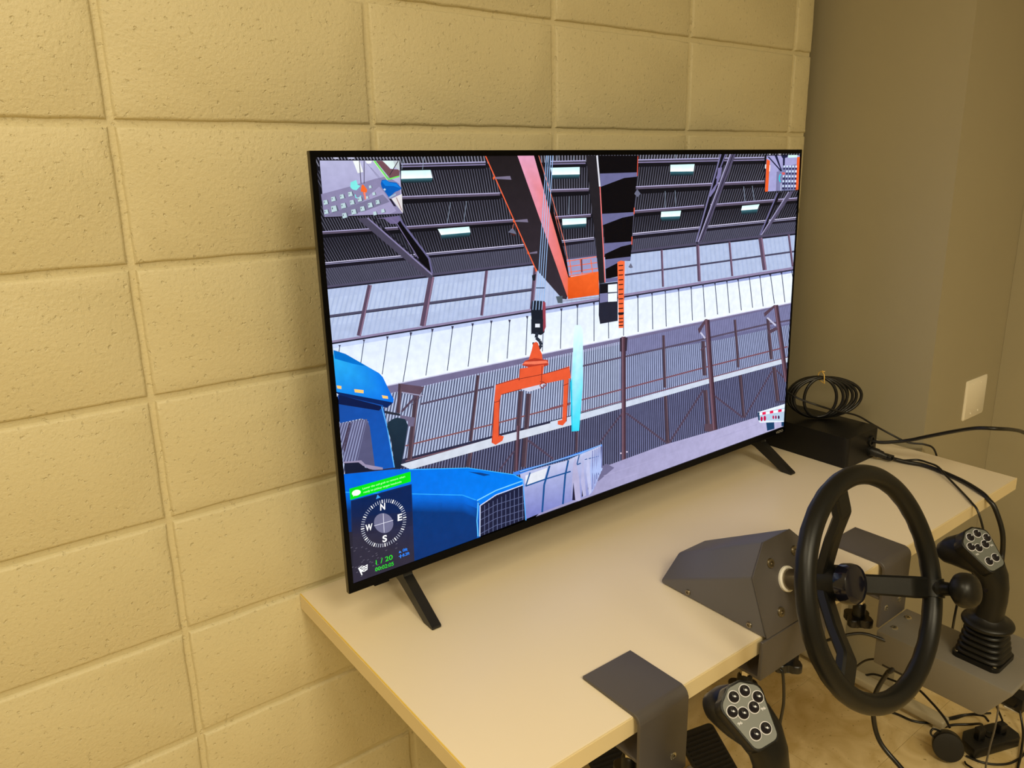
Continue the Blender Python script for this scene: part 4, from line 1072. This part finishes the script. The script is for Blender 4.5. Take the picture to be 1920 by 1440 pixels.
cc = thing('cable_coil', 'black power cable wound into loops and tied, standing on the black box', 'cable', (1.572, -0.18, 0.8215))
d = Vector((0.76, -0.65, 0)).normalized(); nn = Vector((0.65, 0.76, 0)).normalized(); tie = Vector((1.572, -0.182, 0.941))
pts = []
for k, (l, r, dn, hz) in enumerate(((-57, 80, 0.010, 0.0), (-56, 62, 0.003, 0.003), (-52, 50, -0.005, 0.001), (-30, 29, -0.012, 0.004), (-54, 56, 0.016, 0.002), (-48, 42, -0.009, 0.005), (-57, 70, 0.007, 0.001))):
    c = (l+r)/2/700; hw = (r-l)/2/700
    for i in range(14):
        a = PI/2 + 2*PI*i/14
        tt = abs(math.cos(a))
        pts.append(tie + d*(c*(1-max(0, math.sin(a))**3)) + d*(hw*math.cos(a)) + nn*dn*(0.25+0.75*tt) + Vector((0, 0, -0.0605 + (0.0555-hz*0.5)*math.sin(a))))
link('wound_cable', tube(bm_(), pts, 0.0041, 8, 4), M_CABLE, cc, smooth=60)
bm = bm_(); tube(bm, [tie+Vector((0.0, -0.012, -0.020)), tie+Vector((-0.004, -0.013, -0.010)), tie+Vector((-0.002, -0.010, 0.004)), tie+Vector((0.003, -0.002, 0.008)), tie+Vector((0.008, -0.006, 0.010))], 0.0014, 6, 6)
tube(bm, [tie+Vector((0.0, -0.012, -0.020)), tie+Vector((0.003, 0.008, -0.012)), tie+Vector((0.003, 0.008, 0.004)), tie+Vector((0.001, -0.004, 0.012))], 0.0014, 6, 6)
link('twist_tie', bm, M_TIE, cc, smooth=60, label='yellow twist tie')
keep(cc)

pg = thing('cable_plug', 'black plug with two thin leads pushed into the front of the power box', 'plug', (1.602, -0.34, 0.7625))
bm = bm_(); lathe(bm, [(0.0095, 0), (0.0115, 0.001), (0.0115, 0.020), (0.0100, 0.022), (0.0095, 0.030), (0.0060, 0.036), (0.0050, 0.044)], (1.602, -0.3205, 0.7625), (0.10, -1, -0.12), 20)
link('plug_body', bm, M_BLK, pg, smooth=40)
bm = bm_(); prism(bm, rrect(0.020, 0.012, 0.002, 3), lambda a, b, c: (1.618+a, -0.343-c, 0.752+b), 0.028, 0.001, 1)
link('connector_block', bm, M_BLK, pg, smooth=40)
keep(pg)

# ------------------------------------------------------------------ cables on and around the desk
cable('television_lead', 'thin black lead running from behind the television over the box to the wall', [(1.430, -0.120, 0.930), (1.448, -0.160, 0.916), (1.454, -0.200, 0.903), (1.473, -0.238, 0.892), (1.535, -0.254, 0.868), (1.620, -0.264, 0.840), (1.668, -0.285, 0.810), (1.700, -0.321, 0.784), (1.712, -0.362, 0.770), (1.735, -0.395, 0.768), (1.757, -0.412, 0.752), (1.762, -0.425, 0.700), (1.765, -0.43, 0.60)], 0.0026)
cable('power_lead', 'thick black lead arching from the power box out to the right', [(1.600, -0.3245, 0.790), (1.605, -0.350, 0.792), (1.622, -0.400, 0.807), (1.612, -0.455, 0.836), (1.592, -0.520, 0.871), (1.556, -0.580, 0.903), (1.562, -0.620, 0.911), (1.640, -0.625, 0.892), (1.735, -0.62, 0.860), (1.86, -0.63, 0.80), (1.97, -0.66, 0.66), (2.08, -0.69, 0.42), (2.14, -0.72, 0.16), (2.15, -0.76, 0.03), (2.14, -0.84, 0.006)], 0.0045)
cable('joystick_lead', 'thick black lead lying over the right desk corner and dropping behind the right joystick', [(1.628, -0.370, 0.7475), (1.636, -0.398, 0.7455), (1.648, -0.447, 0.7455), (1.622, -0.535, 0.7455), (1.585, -0.595, 0.7460), (1.572, -0.620, 0.738), (1.570, -0.637, 0.722), (1.570, -0.659, 0.670), (1.565, -0.667, 0.610), (1.500, -0.685, 0.578), (1.350, -0.703, 0.6165), (1.285, -0.725, 0.6165), (1.240, -0.740, 0.6150)], 0.0055)
cable('usb_lead', 'thin black lead crossing the thick one and hanging off the desk corner', [(1.618, -0.372, 0.752), (1.645, -0.385, 0.7440), (1.678, -0.407, 0.7433), (1.664, -0.440, 0.7490), (1.640, -0.474, 0.7552), (1.612, -0.508, 0.7490), (1.565, -0.560, 0.7440), (1.515, -0.606, 0.7440), (1.499, -0.628, 0.734), (1.499, -0.645, 0.690), (1.499, -0.645, 0.648), (1.44, -0.66, 0.60), (1.320, -0.683, 0.640), (1.300, -0.686, 0.612), (1.300, -0.684, 0.545), (1.34, -0.67, 0.40)], 0.0026)
cable('strap_cable', 'thick black cable hanging from the slot of the right joystick pod', [(1.098, -0.668, 0.545), (1.092, -0.662, 0.535), (1.097, -0.654, 0.523), (1.100, -0.636, 0.467), (1.100, -0.636, 0.417), (1.100, -0.655, 0.366), (1.100, -0.702, 0.335), (1.08, -0.80, 0.30), (1.02, -0.95, 0.2), (0.98, -1.05, 0.05)], 0.0048)
cable('console_lead', 'thin black lead dropping from the steering console clamp to the left joystick', [(0.777, -0.621, 0.664), (0.779, -0.6270, 0.655), (0.788, -0.627, 0.600), (0.792, -0.622, 0.560), (0.790, -0.62, 0.532), (0.768, -0.625, 0.515), (0.72, -0.66, 0.49), (0.62, -0.72, 0.47), (0.552, -0.76, 0.520)], 0.0027)
cable('clamp_lead', 'thin black lead under the desk between the steering console and the right pod', [(0.93, -0.56, 0.60), (0.99, -0.570, 0.594), (1.05, -0.588, 0.594), (1.075, -0.614, 0.600), (1.100, -0.652, 0.590)], 0.0030)
cable('short_lead', 'short thin lead curling below the right joystick pod', [(1.100, -0.590, 0.500), (1.105, -0.600, 0.515), (1.104, -0.612, 0.528), (1.100, -0.6350, 0.545)], 0.0022)

# ------------------------------------------------------------------ on the floor
rl = thing('cable_reel', 'round black reel standing on the floor tiles below the right joystick', 'reel', (1.60, -0.60, 0))
ax = Vector((-0.80, -0.42, 0.30)).normalized(); c0 = Vector((1.607, -0.598, 0.0405))
bm = bm_(); lathe(bm, [(0, 0.0345), (0.026, 0.0345), (0.0345, 0.0335), (0.0365, 0.031), (0.0365, 0.024), (0.0340, 0.0225), (0.0340, 0.0205), (0.0355, 0.019), (0.0355, 0.004), (0.032, 0.0), (0, 0.0)], c0-ax*0.017, ax, 40)
link('drum', bm, M_BLK, rl, smooth=40)
link('carry_loop', tube(bm_(), [c0+Vector((0.005, 0.020, 0.026)), c0+Vector((-0.012, 0.034, 0.034)), c0+Vector((-0.020, 0.036, 0.024)), c0+Vector((-0.017, 0.026, 0.014))], 0.0026, 8, 6), M_CABLE, rl, smooth=60)
keep(rl)
us = thing('power_strip', 'flat black socket block with leads plugged in, on the floor tiles', 'power strip', (1.73, -0.655, 0))
e1 = Vector((0.118, -0.045, 0)).normalized(); e2 = Vector((0.045, 0.118, 0)).normalized(); o = Vector((1.655, -0.645, 0.0005))
bm = bm_(); prism(bm, [(0, 0), (0.150, 0), (0.160, 0.012), (0.160, 0.055), (0.130, 0.066), (0.030, 0.066), (0.004, 0.045)], lambda a, b, c: o + e1*a + e2*b + Vector((0, 0, c)), 0.030, 0.004, 2)
link('body', bm, M_BLK, us, smooth=35)
for i in range(3):
    q = o + e1*(0.045+0.036*i) + e2*0.030 + Vector((0, 0, 0.030))
    link('socket', lathe(bm_(), [(0.013, 0), (0.013, 0.003), (0.011, 0.003), (0.010, 0.001), (0, 0.001)], q, (0, 0, 1), 20), M_PSU, us, smooth=40)
keep(us)
pgs = []
for i, (a, b, hh, lb) in enumerate(((0.045, 0.030, 0.030, 'left of the two plugs standing in the floor socket block'), (0.117, 0.030, 0.026, 'right of the two plugs standing in the floor socket block'))):
    q = o + e1*a + e2*b + Vector((0, 0, 0.0315))
    bm = bm_(); prism(bm, rrect(0.022, 0.018, 0.003, 3), lambda a, b, c, q=q: q + e1*a + e2*b + Vector((0, 0, c)), hh, 0.003, 2)
    tag(link('plug', bm, M_BLK, smooth=40), 'small black plug, ' + lb, 'plug')
ab = thing('power_adapter', 'black adapter brick with pale lower edge, on the floor against the right column', 'adapter', (1.98, -0.63, 0))
bm = bm_(); prism(bm, [(0, 0), (0.13, -0.01), (0.14, 0.05), (0.01, 0.06)], lambda a, b, c: (1.925+a, -0.655+b, 0.004+c), 0.045, 0.004, 2)
link('case', bm, M_BLK, ab, smooth=35)
link('pale_base', box(bm_(), (1.93, -0.650, 0.0004), (2.05, -0.61, 0.005), 0.001, 1), M_WHITE, ab, label='pale strip under the case')
keep(ab)
G = 'thin black leads tangled on the floor'
cable('floor_lead', 'black lead running diagonally down from the foot of the desk to the reel', [(1.76, -0.20, 0.006), (1.723, -0.293, 0.020), (1.705, -0.35, 0.062), (1.690, -0.42, 0.085), (1.685, -0.472, 0.100), (1.657, -0.528, 0.100), (1.636, -0.570, 0.092), (1.622, -0.592, 0.082)], 0.0032)
cable('floor_lead', 'black lead looping on the tiles below the wheel towards the socket block', [(1.640, -0.385, 0.004), (1.666, -0.435, 0.004), (1.674, -0.478, 0.004), (1.697, -0.508, 0.004), (1.731, -0.530, 0.0085), (1.795, -0.561, 0.012), (1.808, -0.600, 0.028), (1.790, -0.622, 0.034)], 0.0032)
cable('floor_lead', 'short black lead curling upward between the desk foot and the floor loop', [(1.725, -0.470, 0.030), (1.708, -0.490, 0.016), (1.721, -0.514, 0.010), (1.765, -0.545, 0.004), (1.82, -0.565, 0.004), (1.87, -0.60, 0.004)], 0.0028)
cable('floor_lead', 'straight black lead entering the socket block from the left', [(1.716, -0.545, 0.004), (1.742, -0.558, 0.006), (1.770, -0.588, 0.012), (1.760, -0.6155, 0.036), (1.740, -0.628, 0.040)], 0.0032)
cable('floor_lead', 'black lead sweeping round in front of the socket block', [(1.652, -0.628, 0.004), (1.660, -0.662, 0.004), (1.684, -0.692, 0.004), (1.722, -0.712, 0.004), (1.785, -0.718, 0.004), (1.86, -0.70, 0.004), (1.93, -0.69, 0.004)], 0.0028)
cable('floor_lead', 'grey wire falling from the right joystick pod across the socket block', [(1.35, -0.80, 0.536), (1.52, -0.74, 0.36), (1.690, -0.665, 0.19), (1.740, -0.655, 0.115), (1.690, -0.670, 0.095), (1.601, -0.692, 0.090), (1.525, -0.716, 0.085), (1.45, -0.76, 0.05)], 0.0022, M_WIRE)
cable('floor_lead', 'black lead dropping past the right end of the socket block', [(1.875, -0.665, 0.05), (1.840, -0.690, 0.016), (1.758, -0.716, 0.0095), (1.680, -0.738, 0.004), (1.60, -0.79, 0.004)], 0.0030)
cable('floor_lead', 'black lead rising from the socket block to the adapter', [(1.785, -0.655, 0.060), (1.826, -0.620, 0.075), (1.870, -0.622, 0.050), (1.900, -0.640, 0.030), (1.926, -0.640, 0.024)], 0.0028)
cp = thing('cable_end_plug', 'small black oval plug at the end of a lead, on the tiles before the reel', 'plug', (1.61, -0.66, 0))
link('body', lathe(bm_(), [(0.004, 0), (0.009, 0.006), (0.010, 0.030), (0.006, 0.036)], (1.612, -0.668, 0.0105), (-0.35, -0.93, 0), 16), M_BLK, cp, smooth=50)
link('lead', tube(bm_(), [(1.612, -0.667, 0.0105), (1.613, -0.655, 0.0105), (1.618, -0.642, 0.008), (1.626, -0.636, 0.006)], 0.0025, 8, 5), M_CABLE, cp, smooth=50)
keep(cp)
# foot pedals under the desk
def pedal(x, y, ang, label):
    p = thing('foot_pedal', label, 'pedal', (x, y, 0), 'foot pedals on the floor under the desk')
    ca, sa = math.cos(ang), math.sin(ang)
    def G_(a, b, c): return (x+a*ca-b*sa, y+a*sa+b*ca, c)
    bm = bm_(); prism(bm, rrect(0.13, 0.24, 0.015, 3), lambda a, b, c: G_(a, b, 0.0005+c), 0.018, 0.003, 1); link('base', bm, M_BLK, p, smooth=40)
    tl = math.radians(26)
    def T_(a, b, c): return G_(a, b*math.cos(tl)-c*math.sin(tl), 0.085+b*math.sin(tl)+c*math.cos(tl))
    bm = bm_(); prism(bm, rrect(0.105, 0.24, 0.012, 4), lambda a, b, c: T_(a, b, c), 0.010, 0.002, 1); tr = link('treadle', bm, M_BLK, p, smooth=40)
    for i in range(21):
        b = -0.105+0.0105*i
        link('tread_rib', box2(T_, -0.045, b-0.002, 0.0098, 0.045, b+0.002, 0.0125), M_RUB, tr)
    bm = bm_(); box(bm, (0, 0, 0), (1, 1, 1)); bm.free()
    bm = bm_(); prism(bm, [(-0.035, 0.018), (0.035, 0.018), (0.030, 0.084), (-0.030, 0.084)], lambda a, b, c: G_(a, c-0.02, b), 0.04, 0.002, 1); link('pivot', bm, M_BLK, p, smooth=40)
    keep(p); return p
def box2(f, a0, b0, c0, a1, b1, c1):
    bm = bm_(); prism(bm, [(a0, b0), (a1, b0), (a1, b1), (a0, b1)], lambda a, b, c: f(a, b, c0+c), c1-c0); return bm
pedal(1.030, -0.330, math.radians(-14), 'black ribbed foot pedal on the floor beside the left joystick')
pedal(0.820, -0.230, math.radians(-14), 'black foot pedal half hidden behind the left bracket')
bpy.context.view_layer.update()
